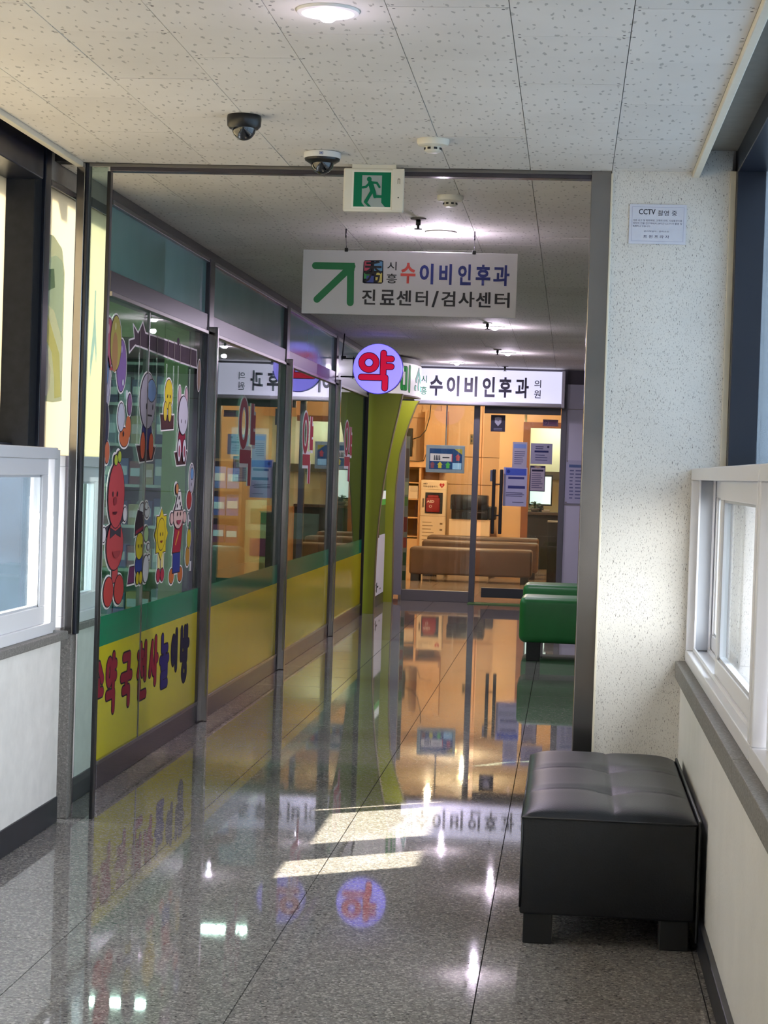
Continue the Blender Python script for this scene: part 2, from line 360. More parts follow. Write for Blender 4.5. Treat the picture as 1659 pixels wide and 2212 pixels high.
# --- Hangul syllables drawn as brush strokes in a unit box: lists of polylines, ('O',cx,cy,rx,ry) = ring
HG = {
 '약': [('O', .3, .72, .2, .2), [(.7, 1), (.7, .42)], [(.7, .84), (.92, .84)], [(.7, .62), (.92, .62)], [(.1, .3), (.76, .3), (.76, 0)]],
 '국': [[(.2, .95), (.76, .95), (.7, .64)], [(.03, .55), (.97, .55)], [(.5, .55), (.5, .36)], [(.2, .28), (.76, .28), (.76, 0)]],
 '천': [[(.3, 1), (.3, .92)], [(.06, .84), (.52, .84)], [(.3, .84), (.06, .46)], [(.28, .7), (.5, .46)], [(.58, .68), (.82, .68)], [(.82, 1), (.82, .36)], [(.2, .28), (.2, .03), (.88, .03)]],
 '사': [[(.3, .92), (.05, .25)], [(.26, .62), (.52, .25)], [(.74, 1), (.74, 0)], [(.74, .55), (.96, .55)]],
 '놀': [[(.2, 1), (.2, .76), (.82, .76)], [(.5, .72), (.5, .56)], [(.03, .54), (.97, .54)], [(.2, .4), (.8, .4), (.8, .22), (.2, .22), (.2, .03), (.86, .03)]],
 '이': [('O', .3, .52, .22, .33), [(.8, 1), (.8, 0)]],
 '방': [[(.1, 1), (.1, .46), (.48, .46), (.48, 1)], [(.1, .73), (.48, .73)], [(.72, 1), (.72, .4)], [(.72, .7), (.94, .7)], ('O', .5, .16, .2, .15)],
 '미': [[(.1, .92), (.52, .92), (.52, .08), (.1, .08), (.1, .92)], [(.84, 1), (.84, 0)]],
 '소': [[(.5, .97), (.14, .5)], [(.5, .85), (.86, .5)], [(.5, .45), (.5, .18)], [(.03, .15), (.97, .15)]],
 '쇼': [[(0, .88), (.95, .5)], [(0, .17), (1, .17)], [(0, .45), (0, .17)]],
 '다': [[(.5, .85), (.1, .85), (.1, .2), (.5, .2)], [(.75, 1), (.75, 0)], [(.75, .55), (1, .55)]],
}
def glyph(P, ch, u0, u1, v0, v1, wid, col, out=None, ow=.3, su=1., emit=0, butt=False):
    """strokes of half-width wid (m) inside the box; out = outline colour, ow = outline share"""
    def go(r, c, dd):
        P.mat(c, emit)
        for st in HG[ch]:
            if st[0] == 'O':
                _, cx, cy, rx, ry = st; cu, cv = u0+cx*(u1-u0), v0+cy*(v1-v0); ru, rv = rx*(u1-u0), ry*(v1-v0)
                n = 36
                for i in range(n):
                    a, b = 2*PI*i/n, 2*PI*(i+1)/n
                    P.mb.face([P.fn(cu+x*math.cos(t), cv+y*math.sin(t), dd) for x, y, t in ((ru+r*su, rv+r, a), (ru+r*su, rv+r, b), (max(ru-r*su, .001), max(rv-r, .001), b), (max(ru-r*su, .001), max(rv-r, .001), a))])
                continue
            q = [(u0+x*(u1-u0), v0+y*(v1-v0)) for x, y in st]
            for a, b in zip(q, q[1:]):
                P.e += 6e-6
                P.mb.face([P.fn(u, v, dd+P.e) for u, v in capsule(a, b, r, su, butt=butt)])
                if butt and len(q) > 2:
                    for z in (a, b): P.mb.face([P.fn(z[0]+su*r*x, z[1]+r*y, dd) for x, y in ((-1, -1), (1, -1), (1, 1), (-1, 1))])
    if out:
        go(wid*(1+ow), out, P.d); P.d += .0006
    go(wid, col, P.d); P.d += .0003
def text(name, body, fn, u0, u1, v0, v1, m, parent, bold=.0, d=.0012, fit=True, thick=0):
    if thick:
        for q, (du, dv) in enumerate(((0, 0), (thick, 0), (0, thick*.6), (thick, thick*.6))): o = text0(name if q == 0 else name, body, fn, u0+du, u1-thick+du, v0+dv, v1-thick*.6+dv, m, parent, .004, d+q*2e-5)
        return o
    if body == '과' and bold > .02:            # this glyph does not take a wide outline offset: embolden by overprinting
        k = bold*1.3*(u1-u0)
        for q, (du, dv) in enumerate(((0, 0), (k, 0), (0, k), (k, k))): o = text0(name, body, fn, u0+du, u1-k+du, v0+dv, v1-k+dv, m, parent, .008, d+q*2e-5)
        return o
    return text0(name, body, fn, u0, u1, v0, v1, m, parent, bold, d, fit, thick)
def text0(name, body, fn, u0, u1, v0, v1, m, parent, bold=.0, d=.0012, fit=True, thick=0):
    cu = bpy.data.curves.new(name, 'FONT'); cu.body = body; cu.offset = bold; cu.fill_mode = 'FRONT'; cu.resolution_u = 3
    o = bpy.data.objects.new(name, cu); C.objects.link(o)
    me = bpy.data.meshes.new_from_object(o); bpy.data.objects.remove(o); bpy.data.curves.remove(cu)
    xs = [v.co.x for v in me.vertices]; ys = [v.co.y for v in me.vertices]
    a, b, c, e_ = min(xs), max(xs), min(ys), max(ys); off = wpos(parent) if parent else Vector((0, 0, 0))
    ku = (u1-u0)/(b-a); kv = (v1-v0)/(e_-c)
    if not fit: kv = ku = min(abs(ku), kv)
    for v in me.vertices: v.co = fn(u0+(v.co.x-a)*ku, v0+(v.co.y-c)*kv, d)-off
    me.materials.append(m); ob = bpy.data.objects.new(name, me); C.objects.link(ob); ob.parent = parent
    return ob
# ================================================================== FLOOR
FX0, FDX, FY0, FDY = -1.3967, .5983, 7.1477, .6005
GAP = .0016
def tiled(parent, name, m, rects, z0, z1):
    cache = {}
    for (x0, x1, y0, y1, dz) in rects:
        k = (round(x1-x0, 4), round(y1-y0, 4))
        cx, cyy, cz = (x0+x1)/2, (y0+y1)/2, (z0+z1)/2
        if k not in cache:
            o = MB().box(x0+GAP, x1-GAP, y0+GAP, y1-GAP, z0, z1).build(name, m, parent, loc=(cx, cyy, cz)); cache[k] = o
        else:
            o = cache[k].copy(); C.objects.link(o); o.location = Vector((cx, cyy, cz))-wpos(parent)
        o.location.z += dz
def grid_rects(x0, dx, y0, dy, X0, X1, Y0, Y1, jit=0):
    out = []
    for i in range(int(math.floor((X0-x0)/dx)), int(math.ceil((X1-x0)/dx))):
        for j in range(int(math.floor((Y0-y0)/dy)), int(math.ceil((Y1-y0)/dy))):
            a, b, c, d = max(X0, x0+i*dx), min(X1, x0+(i+1)*dx), max(Y0, y0+j*dy), min(Y1, y0+(j+1)*dy)
            if b-a > .03 and d-c > .03: out.append((a, b, c, d, random.uniform(-jit, jit)))
    return out
fl = tag(bx('floor', mat('dark_grout', '#2a2724', .8), None, -2.2, 2.0, -3.2, 20.6, -.10, -.012), kind='structure')
tiled(fl, 'tile', M_floor, grid_rects(FX0, FDX, FY0, FDY, -1.89, .43, 2.9, FY0) + grid_rects(FX0, FDX, FY0, FDY, -1.935, 1.45, FY0, 20.55), -.012, 0)
sbx('floor', M_floor, -1.9, .45, -3.2, 2.9, -.011, -.001)
flc = tag(bx('floor', mat('beige_grout', '#8a6f55', .8), None, -2.8, 1.2, 20.6, 29.6, -.10, -.012), kind='structure')
tiled(flc, 'tile', M_beige_floor, grid_rects(-2.8, .6, 20.6, .6, -2.8, 1.2, 20.6, 29.5), -.012, 0)
sbx('floor', mat('pharmacy_floor', '#8f8a80', .3), -5.2, -2.2, 7.9, 20.6, -.1, 0)
# ================================================================== CEILING
CZ = 2.495; CX0, CDX, CY0 = -.7844, .3, 4.9942
def ceil_rects(X0, X1, Y0, Y1):
    out = []
    for k in range(int(math.floor((X0-CX0)/CDX)), int(math.ceil((X1-CX0)/CDX))):
        par = CY0 if k % 2 == 0 else CY0+.3
        for a, b, c, d, z in grid_rects(CX0+k*CDX, CDX, par, .6, max(X0, CX0+k*CDX+1e-5), min(X1, CX0+(k+1)*CDX-1e-5), Y0, Y1):
            out.append((a, b, c, d, random.uniform(0, .0016)))
    return out
GAP = .0011
ce = tag(bx('ceiling', mat('ceiling_void', '#4a4640', .9), None, -1.9, .43, -3.2, 7.2, CZ+.014, CZ+.08), kind='structure')
tiled(ce, 'ceiling_board', M_ceil, ceil_rects(-1.873, .409, 2.6, 7.17), CZ, CZ+.012)
sbx('ceiling', mat('plain_ceiling', '#d8d4cd', .8), -1.873, .409, -3.2, 2.6, CZ, CZ+.012)
ch_ = tag(bx('ceiling', MATS['ceiling_void'], None, -2.0, 1.5, 7.25, 20.6, CZ+.014, CZ+.08), kind='structure')
tiled(ch_, 'ceiling_board', M_ceil, ceil_rects(-1.98, 1.2, 7.24, 20.5), CZ, CZ+.012)
sbx('ceiling', mat('clinic_ceiling', '#e8dcc8', .8), -2.8, 1.2, 20.62, 29.6, 2.6, 2.66)
sbx('ceiling', mat('pharmacy_ceiling', '#cfd6d2', .8), -5.2, -2.0, 7.9, 20.6, 2.5, 2.56)
# curtain recesses and the cornice trims on both sides
sbx('trim_1', M_cream, -1.90, -1.873, -3.2, 7.17, 2.478, 2.500, bev=.003)
sbx('trim_2', M_cream, .409, .434, -3.2, 7.15, 2.474, 2.500, bev=.003)
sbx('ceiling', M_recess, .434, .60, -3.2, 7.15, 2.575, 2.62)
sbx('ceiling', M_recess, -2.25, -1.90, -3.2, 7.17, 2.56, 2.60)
# ================================================================== NEAR LEFT WALL
sbx('wall_left', M_wall, -2.10, -1.89, -3.2, 7.10, 0, .69)
sbx('wall_left', M_wall, -2.10, -1.94, 7.24, 7.88, 0, .69)
sbx('baseboard_left', M_black_base, -1.90, -1.884, -3.2, 7.10, 0, .098, bev=.003)
sbx('baseboard_left', M_black_base, -1.945, -1.934, 7.24, 7.86, 0, .098, bev=.003)
sbx('trim_3', M_stone, -2.08, -1.872, -3.2, 7.14, .69, .722, bev=.004)
sbx('trim_4', M_stone, -2.08, -1.925, 7.23, 7.86, .69, .722, bev=.004)
sbx('wall_left', M_wall, -2.16, -1.93, -3.2, 5.46, .722, 1.41)
def pvc_window(name, x0, x1, y0, y1, z0, z1, panes, rail=.055, face=1, gm=None):
    """white PVC window in a wall plane: outer frame, sashes with glass"""
    wdw = setting(name, ((x0+x1)/2, (y0+y1)/2, z0))
    fr = MB(); t = .042
    for q in ((y0, y1, z0, z0+t), (y0, y1, z1-t, z1)): fr.box(x0, x1, q[0], q[1], q[2], q[3], .003)
    for q in ((y0, y0+t), (y1-t, y1)): fr.box(x0, x1, q[0], q[1], z0+t, z1-t, .003)
    fr.build('window_frame', M_pvc, wdw)
    for (a, b, xa, xb) in panes:
        s = MB(); zb, zt = z0+t, z1-t
        s.box(xa, xb, a, b, zb, zb+.065, .003).box(xa, xb, a, b, zt-.06, zt, .003).box(xa, xb, a, a+rail, zb+.065, zt-.06, .003).box(xa, xb, b-rail, b, zb+.065, zt-.06, .003)
        so = s.build('sash', M_pvc, wdw)
        xm = (xa+xb)/2
        bd = MB(); g = .008
        for q in ((a+rail, b-rail, zb+.065, zb+.065+g), (a+rail, b-rail, zt-.06-g, zt-.06), (a+rail, a+rail+g, zb+.065, zt-.06), (b-rail-g, b-rail, zb+.065, zt-.06)): bd.box(xm-.012, xm+.012, *q)
        bd.build('glazing_bead', M_pvc_grey, so)
        bx('pane', gm or M_clear_win, so, xm-.002, xm+.002, a+rail, b-rail, zb+.065, zt-.06)
    return wdw
pvc_window('window_1', -1.99, -1.898, 5.46, 7.02, .722, 1.412, [(6.06, 6.93, -1.945, -1.908), (5.50, 6.16, -1.986, -1.949)], rail=.075)
bx('sun_gap_stile', M_pvc, bpy.data.objects['window_1'], -1.988, -1.93, 5.90, 6.13, .764, 1.37)  # extra stile out of view, shaped to part the two floor sun patches
sbx('ceiling', mat('leak_slab', '#6a6864', .8), -2.3, .74, -3.35, 7.26, 2.621, 2.72)  # unseen slab added over the ceilings to stop sun leaking in
bx('pvc_return', M_pvc, None, -1.975, -1.925, 7.025, 7.15, .722, 1.405)['kind'] = 'structure'
pvc_window('window_2', -1.99, -1.925, 7.235, 7.86, .722, 1.385, [(7.28, 7.82, -1.975, -1.94)], rail=.045)
# upper windows on the left: navy frame, cream sun-lit film carrying the clinic's emblem
M_cfilm = film('cream_window_film', '#aca697', .85)
up = setting('window_3', (-2.1, 6, 1.41))
MB().box(-2.16, -2.0, 6.97, 7.10, 1.41, 2.56, .004).build('window_post', M_char, up)
MB().box(-2.06, -1.985, 7.06, 7.135, 1.405, 2.56, .003).build('window_post', M_navy, up)
MB().box(-2.20, -1.97, -3.2, 6.97, 2.40, 2.56, .004).build('window_head', M_navy, up)
MB().box(-2.18, -2.06, -3.2, 6.97, 1.385, 1.425, .004).build('window_sill', M_navy, up)
for y in (4.2, 2.4, .6, -1.2): MB().box(-2.18, -2.06, y, y+.12, 1.425, 2.40).build('window_post', M_navy, up)
bx('window_film', M_cfilm, up, -2.116, -2.110, -3.2, 6.97, 1.42, 2.41)
up2 = setting('window_4', (-1.96, 7.4, 1.39))
bx('window_film', M_cfilm, up2, -2.006, -2.0, 7.135, 7.555, 1.385, 2.40)
MB().box(-2.05, -1.985, 7.135, 7.92, 2.40, 2.425, .003).build('window_head', M_dsteel, up2)
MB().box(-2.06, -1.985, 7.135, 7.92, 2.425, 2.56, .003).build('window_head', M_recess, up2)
bx('window_film', M_cfilm, up2, -1.951, -1.945, 7.56, 7.856, 1.385, 2.38)
MB().box(-1.975, -1.935, 7.555, 7.856, 2.38, 2.42, .003).build('window_head', M_dsteel, up2)
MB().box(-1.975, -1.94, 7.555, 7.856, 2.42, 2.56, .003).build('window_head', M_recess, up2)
sbx('ceiling', mat('dark_filler', '#2b2a2c', .8), -2.25, -1.862, 7.172, 7.26, 2.499, 2.62)  # added filler, closes a gap where outside light leaked through
# emblem on the film
E = film('emblem_teal', '#e6f4f2', .8), film('emblem_outline', '#a3b3ad', .8), film('emblem_yellow', '#fff6bc', .8), film('emblem_violet', '#f0e8f0', .8), film('emblem_blue', '#b0d6f2', .8)
P = Print(lambda u, v, d: Vector((-1.9995+d, 7.137+(u-7.137)*1.85 if u < 7.5 else u+.105, v)))
P.poly([(7.136, 2.22), (7.19, 2.225), (7.26, 2.19), (7.285, 2.1), (7.29, 1.6), (7.22, 1.588), (7.136, 1.59)], E[1])
P.poly([(7.175, 2.14), (7.215, 2.155), (7.265, 2.14), (7.278, 2.08), (7.278, 1.84), (7.21, 1.94), (7.15, 1.96), (7.15, 2.09)], E[0])
P.poly([(7.145, 1.9), (7.16, 1.92), (7.26, 1.78), (7.28, 1.615), (7.23, 1.605), (7.225, 1.68), (7.2, 1.78), (7.145, 1.83)], E[2])
P.poly([(7.137, 1.80), (7.17, 1.79), (7.18, 1.74), (7.195, 1.72), (7.19, 1.64), (7.17, 1.61), (7.137, 1.612)], E[3])
P.poly([(7.137, 2.085), (7.20, 2.10), (7.21, 2.03), (7.137, 2.0)], E[1])
P.build('window_emblem', up2); P = Print(lambda u, v, d: Vector((-1.9445+d, 7.64+(u-7.64)*.7, v)))
P.poly([(7.70, 2.06), (7.725, 2.06), (7.73, 1.95), (7.78, 1.80), (7.77, 1.76), (7.73, 1.85), (7.64, 1.70), (7.63, 1.77), (7.69, 1.92)], E[4])
P.build('window_emblem', up2)
# ================================================================== ENTRANCE FRAME (steel, at the end of the link corridor)
en = setting('door_1', (-.86, 7.2, 0))
MB().box(-1.774, .042, 7.185, 7.235, 2.468, 2.497, .002).build('door_head', M_dsteel, en)
MB().box(-1.86, .115, 7.18, 7.19, 2.484, 2.498).build('door_head_trim', M_steel2, en)
MB().box(-1.897, -1.864, 7.165, 7.235, .705, 2.495, .003).build('door_post', M_steel, en)
MB().box(-1.864, -1.852, 7.175, 7.225, .705, 2.495, .002).build('door_post_channel', M_navy, en)
MB().box(-1.913, -1.866, 7.165, 7.24, 0, .705, .003).build('stone_post', M_stone, en)
MB().box(-1.785, -1.771, 7.19, 7.225, 0, 2.468, .002).build('door_edge', M_black, en)
bx('pane', M_glass, en, -1.852, -1.785, 7.20, 7.208, .0, 2.484)
MB().box(.041, .116, 7.16, 7.40, 0, 2.497, .003).build('door_post', M_steel, en)
MB().box(.113, .121, 7.142, 7.16, 0, 2.485, .002).build('door_post_trim', M_cream, en)
# ================================================================== PILLAR + NEAR RIGHT WALL
pl = sbx('wall_right', M_pillar, .116, .553, 7.15, 7.60, 0, 2.60)
MB().box(.545, .567, 7.138, 7.16, 1.40, 2.50, .002).build('corner_bead', M_cream, pl)
sbx('wall_right', M_wallr, .43, .60, -3.2, 7.15, 0, .64)
sbx('baseboard_right', M_black_base, .412, .432, -3.2, 7.15, 0, .085, bev=.003)
sl = setting('trim_5', (.5, 2, .64))
ys = [7.148, 5.95, 4.65, 3.35, 2.05, .75, -3.2]
for a, b in zip(ys, ys[1:]): bx('sill_stone', M_stone, sl, .408, .60, b+.001, a-.001, .64, .702, bev=.003)
pvc_window('window_5', .443, .60, 4.62, 7.148, .702, 1.41, [(4.70, 6.15, .475, .515), (5.90, 7.10, .53, .57)], rail=.06)
tk = MB()
for x in (.468, .520): tk.box(x, x+.006, 7.06, 7.107, .744, 1.368).box(x, x+.006, 4.66, 7.06, .744, .758)
tk.build('sliding_track', M_pvc, bpy.data.objects['window_5'])
bx('jamb_recess', M_pvc_grey, bpy.data.objects['window_5'], .474, .52, 7.095, 7.107, .75, 1.366)
pvc_window('window_6', .443, .60, -.6, 4.60, .702, 1.41, [(3.2, 4.54, .475, .515), (1.9, 3.26, .53, .57), (-.4, .9, .475, .515)], rail=.06)
sbx('wall_right', M_wallr, .45, .60, -3.2, -.6, .70, 1.41)
ur = setting('window_7', (.6, 5, 1.41))
MB().box(.567, .672, 7.085, 7.20, 1.405, 2.60, .003).build('window_jamb', M_navy, ur)
MB().box(.567, .72, -3.2, 7.085, 2.49, 2.62, .003).build('window_head', M_navy, ur)
MB().box(.60, .72, -3.2, 7.085, 1.39, 1.425, .003).build('window_sill', M_navy, ur)
for y in (4.4, 2.2, 0., -2.2): MB().box(.62, .72, y, y+.1, 1.425, 2.49, .003).build('window_post', M_navy, ur)
bx('pane', M_hazy, ur, .668, .674, -3.2, 7.085, 1.42, 2.495)
sbx('wall_back', M_wall, -2.3, .8, -3.35, -3.2, 0, 2.6)
# hall shell (right side, beyond the pillar) and the end walls
sbx('wall_right', M_wall, .553, 1.5, 7.20, 7.30, 0, 2.6)
sbx('wall_right', mat('hall_wall', '#b9b7b6', .5, noise=.03), 1.2, 1.3, 7.3, 20.5, 0, 2.6)
sbx('wall_left', mat('pharmacy_wall', '#9aa39e', .7), -5.2, -2.03, 7.935, 7.975, 0, 2.56)
sbx('wall_left', mat('blue_grey_facade', '#26394c', .7, noise=.25, nscale=3), -5.2, -2.07, 7.885, 7.93, 0, 3.2)  # added outer panel, its dark blue puts a shaded exterior into the colour
sbx('wall_left', mat('sun_block_pier', '#6f6a62', .8), -3.1, -2.9, 6.45, 7.2, 0, 2.10)  # unseen pier added outside to keep sun out of the small far window
sbx('wall_left', MATS['pharmacy_wall'], -5.3, -5.2, 7.9, 20.6, 0, 2.56)
sbx('wall_left', MATS['pharmacy_wall'], -5.2, -2.05, 20.3, 20.42, 0, 2.56)
# ================================================================== PHARMACY SHOPFRONT
SX = -1.93
sf = thing('shopfront', 'glazed pharmacy shopfront with yellow and green bands along the left side of the hall', 'shopfront', (SX, 13, 0))
Y0_, Y1_ = 7.86, 18.05
posts = [10.08, 12.86, 15.60]
MB().box(-2.0, -1.922, Y0_, Y1_, 0, .105, .003).build('base_rail', M_dsteel, sf)
MB().box(-1.99, -1.918, Y0_, Y1_, .100, .118, .002).build('sill_strip', M_steel, sf)
MB().box(-1.99, -1.922, Y0_, Y1_, 2.072, 2.16, .002).build('transom_bar', mat('bronze_steel', '#4b4a52', .3, metal=.7), sf)
MB().box(-1.99, -1.915, Y0_, Y1_, 2.055, 2.074, .002).build('transom_strip', M_steel2, sf)
MB().box(-1.99, -1.925, Y0_, Y1_, 2.452, 2.495, .002).build('head_rail', M_dsteel, sf)
MB().box(-1.985, -1.92, Y0_, Y1_, 2.432, 2.452, .002).build('head_strip', M_steel2, sf)
for y in posts:
    MB().box(-2.02, -1.915, y-.075, y+.055, .0, 2.45, .004).build('mullion', M_dsteel, sf)
    MB().box(-2.0, -1.885, y+.02, y+.055, .0, 2.10, .004).build('mullion_cap', M_steel, sf)
MB().box(-2.0, -1.91, Y1_-.03, Y1_+.01, 0, 2.2, .002).build('end_joint', M_blackm, sf)
edges = [Y0_]+posts+[Y1_]
bounds = []
for i in range(4):
    a = edges[i]+(.056 if i else 0); b = edges[i+1]-(.076 if i < 3 else .03); bounds.append((a, b))
    bx('pane', M_sglass, sf, -1.942, -1.934, a, b, .118, 2.056)
    bx('transom_panel', M_teal, sf, -1.95, -1.94, a, b, 2.16, 2.433)
    bx('yellow_band', M_yfilm, sf, -1.9332, -1.9326, a, b, .118, .592)
    bx('green_band', M_gfilm, sf, -1.9332, -1.9326, a, b, .592, .718)
MB().box(-1.955, -1.928, 8.64, 8.652, .118, 2.056).build('glass_joint', M_steel2, sf)
# inner frame strips of the first two panels
for y in (9.90,): MB().box(-1.99, -1.944, y, y+.012, .72, 2.056).build('inner_stop', M_steel2, sf)
MB().box(-1.95, -1.944, 9.79, 9.99, .72, 2.056).build('inner_cover', mat('dark_brown_frame', '#453b3d', .5), sf)
MB().box(-1.95, -1.944, 16.6, Y1_-.04, .72, 2.056).build('olive_film', mat('olive_film', '#6d8a55', .5, noise=.1, nscale=2), sf)
# --- lettering of the yellow band
LW = .024
for ch, a, b, z0, z1, col in (('소', 7.56, 7.93, .35, .55, '#8e2437'), ('약', 8.00, 8.22, .28, .55, '#8e2437'), ('국', 8.28, 8.51, .275, .535, '#8e2437'), ('천', 8.60, 8.83, .27, .545, '#8e2437'),
      ('사', 8.85, 9.06, .31, .55, '#8e2437'), ('놀', 9.09, 9.31, .27, .545, '#33296b'), ('이', 9.35, 9.53, .33, .545, '#2c2741'), ('방', 9.57, 9.82, .25, .545, '#2c2741')):
    P = Print(PX(-1.9324)); 
    if ch == '소': ch, a, b = '쇼', 7.868, 7.97
    glyph(P, ch, a+.02, b-.02, z0+.02, z1-.02, LW*.82, col, out='#2a1f2e', ow=.38, su=1.25)
    P.build('letter', sf)
# --- the word "약" on panes two, three and four
for a, b, z0, z1 in ((11.10, 11.72, 1.22, 1.78), (13.77, 14.42, 1.225, 1.785), (16.36, 17.05, 1.235, 1.775)):
    P = Print(PX(-1.9334)); 
    for r, c in ((.042, '#cfd3d6'), (.027, '#93253a')):
        P.mat(c); d = P.d
        cu, cv = a+.17*(b-a)/.6, z0+.40
        P.ring(cu, cv, .12+r*1.5, .125+r*1.0, r*3.0, r*2.0, c, d=d)
        for q in ([(a+.48, z1-.03), (a+.48, z0+.28)], [(a+.48, z1-.14), (a+.60, z1-.14)], [(a+.48, z1-.24), (a+.60, z1-.24)], [(a+.06, z0+.205), (a+.46, z0+.205)], [(a+.42, z0+.20), (a+.42, z0+.03)]):
            P.e += 2e-5; P.mb.face([P.fn(u, v, d+P.e) for u, v in capsule(q[0], q[1], r*(1.15 if q[0][1] != q[1][1] else 1.5), 1.6, butt=True)])
        P.d += .0006
    P.build('letter', sf)
# ================================================================== STICKERS ON THE FIRST PANE
G_ST = 'cut-out stickers on the first pharmacy pane'
class Stick(Print):
    def __init__(s, name, label): Print.__init__(s, PX(-1.9334)); s.name, s.label = name, label
    def halo(s, pts, k=.012):
        cu = sum(p[0] for p in pts)/len(pts); cv = sum(p[1] for p in pts)/len(pts)
        ru = max(abs(p[0]-cu) for p in pts); rv = max(abs(p[1]-cv) for p in pts)
        s.poly([(cu+(u-cu)*(1+k*1.6/ru), cv+(v-cv)*(1+k/rv)) for u, v in pts], '#e9e6e4', d=.0003)
    def sh(s, pts, col, out=True, o='#2b2530'):
        if out:
            s.halo(pts); cu = sum(p[0] for p in pts)/len(pts); cv = sum(p[1] for p in pts)/len(pts)
            ru = max(abs(p[0]-cu) for p in pts); rv = max(abs(p[1]-cv) for p in pts); k = .0045
            s.poly([(cu+(u-cu)*(1+k*1.6/ru), cv+(v-cv)*(1+k/rv)) for u, v in pts], o)
        s.poly(pts, col)
    def done(s): return tag(s.build(s.name), s.label, 'sticker', G_ST)
def L_(a, b, r, su=1.6): return capsule(a, b, r, su)
st = Stick('balloon_sticker', 'sticker of three balloons, pink, yellow and violet, at top left of the first pane')
st.sh(ell(7.90, 1.86, .075, .105), '#b85f78'); st.sh(ell(8.13, 1.78, .085, .11), '#8467a6'); st.sh(ell(8.015, 1.87, .095, .115), '#b9ae52')
st.poly(ell(8.00, 1.83, .05, .085), '#b58a55'); st.poly(ell(7.88, 1.92, .012, .02), '#e2b9c4'); st.poly(ell(8.0, 1.94, .012, .016), '#dcd8a0'); st.poly(ell(8.12, 1.85, .012, .016), '#bdb0d0')
st.sh([(7.905, 1.75), (7.98, 1.75), (7.94, 1.77)], '#b04a4e', out=False); st.poly([(7.88, 1.64), (7.885, 1.64), (7.96, 1.75), (7.955, 1.75)], '#e6dde0'); st.done()
st = Stick('branch_sticker', 'sticker of a long brown tree branch from which swings hang')
br = [(8.29, 1.935), (8.38, 1.93), (8.34, 1.985), (8.43, 1.955), (8.50, 2.0), (8.56, 1.965), (9.80, 1.975), (9.82, 1.905), (8.55, 1.895), (8.44, 1.89), (8.33, 1.865), (8.38, 1.90)]
br = [(8.26, 1.90), (8.36, 1.915), (8.33, 1.975), (8.43, 1.945), (8.52, 2.0), (8.58, 1.955), (9.10, 1.955), (9.78, 1.955), (9.80, 1.865), (9.40, 1.868), (8.50, 1.885), (8.38, 1.885), (8.27, 1.845)]
st.poly([(u, v) for u, v in br], '#3d2e3a')
for q in zip(br, br[1:]+br[:1]): st.poly(L_(q[0], q[1], .004), '#d9d4d6', d=.0006)
st.sh(ell(9.31, 1.965, .03, .02), '#3d2e3a', out=False); st.sh(ell(9.86, 1.83, .032, .075), '#a08a76')
for y in (8.47, 8.83, 9.07, 9.22, 9.36, 9.62): st.poly(rect(y-.005, y+.005, 1.86, 1.965), '#8d8680', d=.0022)
st.done()
def swing(nm, lb, ya, yb, ztop, zseat, fn):
    s = Stick(nm, lb)
    for y in (ya, yb):
        n = int((ztop-zseat)/.022)
        for i in range(n): s.ring(y, zseat+.011+i*.022, .009, .013, .005, .005, '#c9cfc8', d=.0006)
    fn(s); s.done()
def fig1(s):
    s.sh([(8.46, 1.44), (8.86, 1.44), (8.80, 1.385), (8.54, 1.375)], '#4a2a2c')
    s.sh(ell(8.665, 1.50, .10, .075), '#2c3170')
    for x in (8.585, 8.755): s.sh(ell(x, 1.445, .045, .06), '#cf5f3b')
    s.sh(ell(8.66, 1.65, .155, .125), '#b3aebb'); s.sh(ell(8.73, 1.70, .09, .05), '#7fa3d8')
    for x in (8.63, 8.76): s.poly(ell(x, 1.625, .010, .014), '#2b2530')
    s.poly(L_((8.66, 1.585), (8.74, 1.585), .004), '#2b2530')
swing('swing_sticker', 'sticker of a grey cartoon figure in blue with orange shoes on a swing', 8.47, 8.84, 1.86, 1.44, fig1)
def fig2(s):
    s.sh([(8.95, 1.595), (9.25, 1.60), (9.25, 1.54), (8.98, 1.53)], '#4a2a2c')
    s.sh(ell(9.12, 1.70, .085, .07), '#cdbb2a')
    for x in (9.05, 9.15): s.sh(ell(x, 1.615, .036, .045), '#c9b63a')
    for x in (9.09, 9.15): s.poly(ell(x, 1.69, .007, .009), '#2b2530')
swing('swing_sticker', 'sticker of a small yellow chick on a swing with a brown seat', 9.06, 9.22, 1.86, 1.60, fig2)
def fig3(s):
    s.sh([(9.30, 1.42), (9.60, 1.43), (9.57, 1.37), (9.36, 1.365)], '#4a2a2c')
    for x in (9.38, 9.54): s.sh(ell(x, 1.70, .03, .05), '#c9a9b0')
    s.sh(ell(9.46, 1.49, .085, .065), '#8a1f3a')
    for x in (9.40, 9.52): s.sh(ell(x, 1.435, .04, .055), '#dcdde2'); s.poly(ell(x, 1.43, .02, .03), '#9a4a5a')
    s.sh(ell(9.465, 1.61, .115, .095), '#c6c7d2')
    for x in (9.42, 9.52): s.poly(ell(x, 1.58, .008, .011), '#2b2530')
swing('swing_sticker', 'sticker of a white rabbit figure in a dark red top on a swing', 9.33, 9.62, 1.86, 1.43, fig3)
st = Stick('fish_sticker', 'sticker of an orange fish leaping below the balloons with bubbles above')
st.sh(ell(8.22, 1.475, .085, .04), '#c0683a'); st.sh(ell(8.29, 1.52, .05, .05), '#c0683a', out=False); st.sh(ell(8.15, 1.56, .06, .06), '#b9c0cc'); st.sh(ell(8.30, 1.62, .036, .045), '#7c5a80')
st.poly(ell(8.24, 1.66, .02, .022), '#cfd8dc'); st.poly(ell(8.16, 1.71, .014, .014), '#cfd8dc'); st.poly(ell(8.2, 1.49, .01, .012), '#2b2530'); st.done()
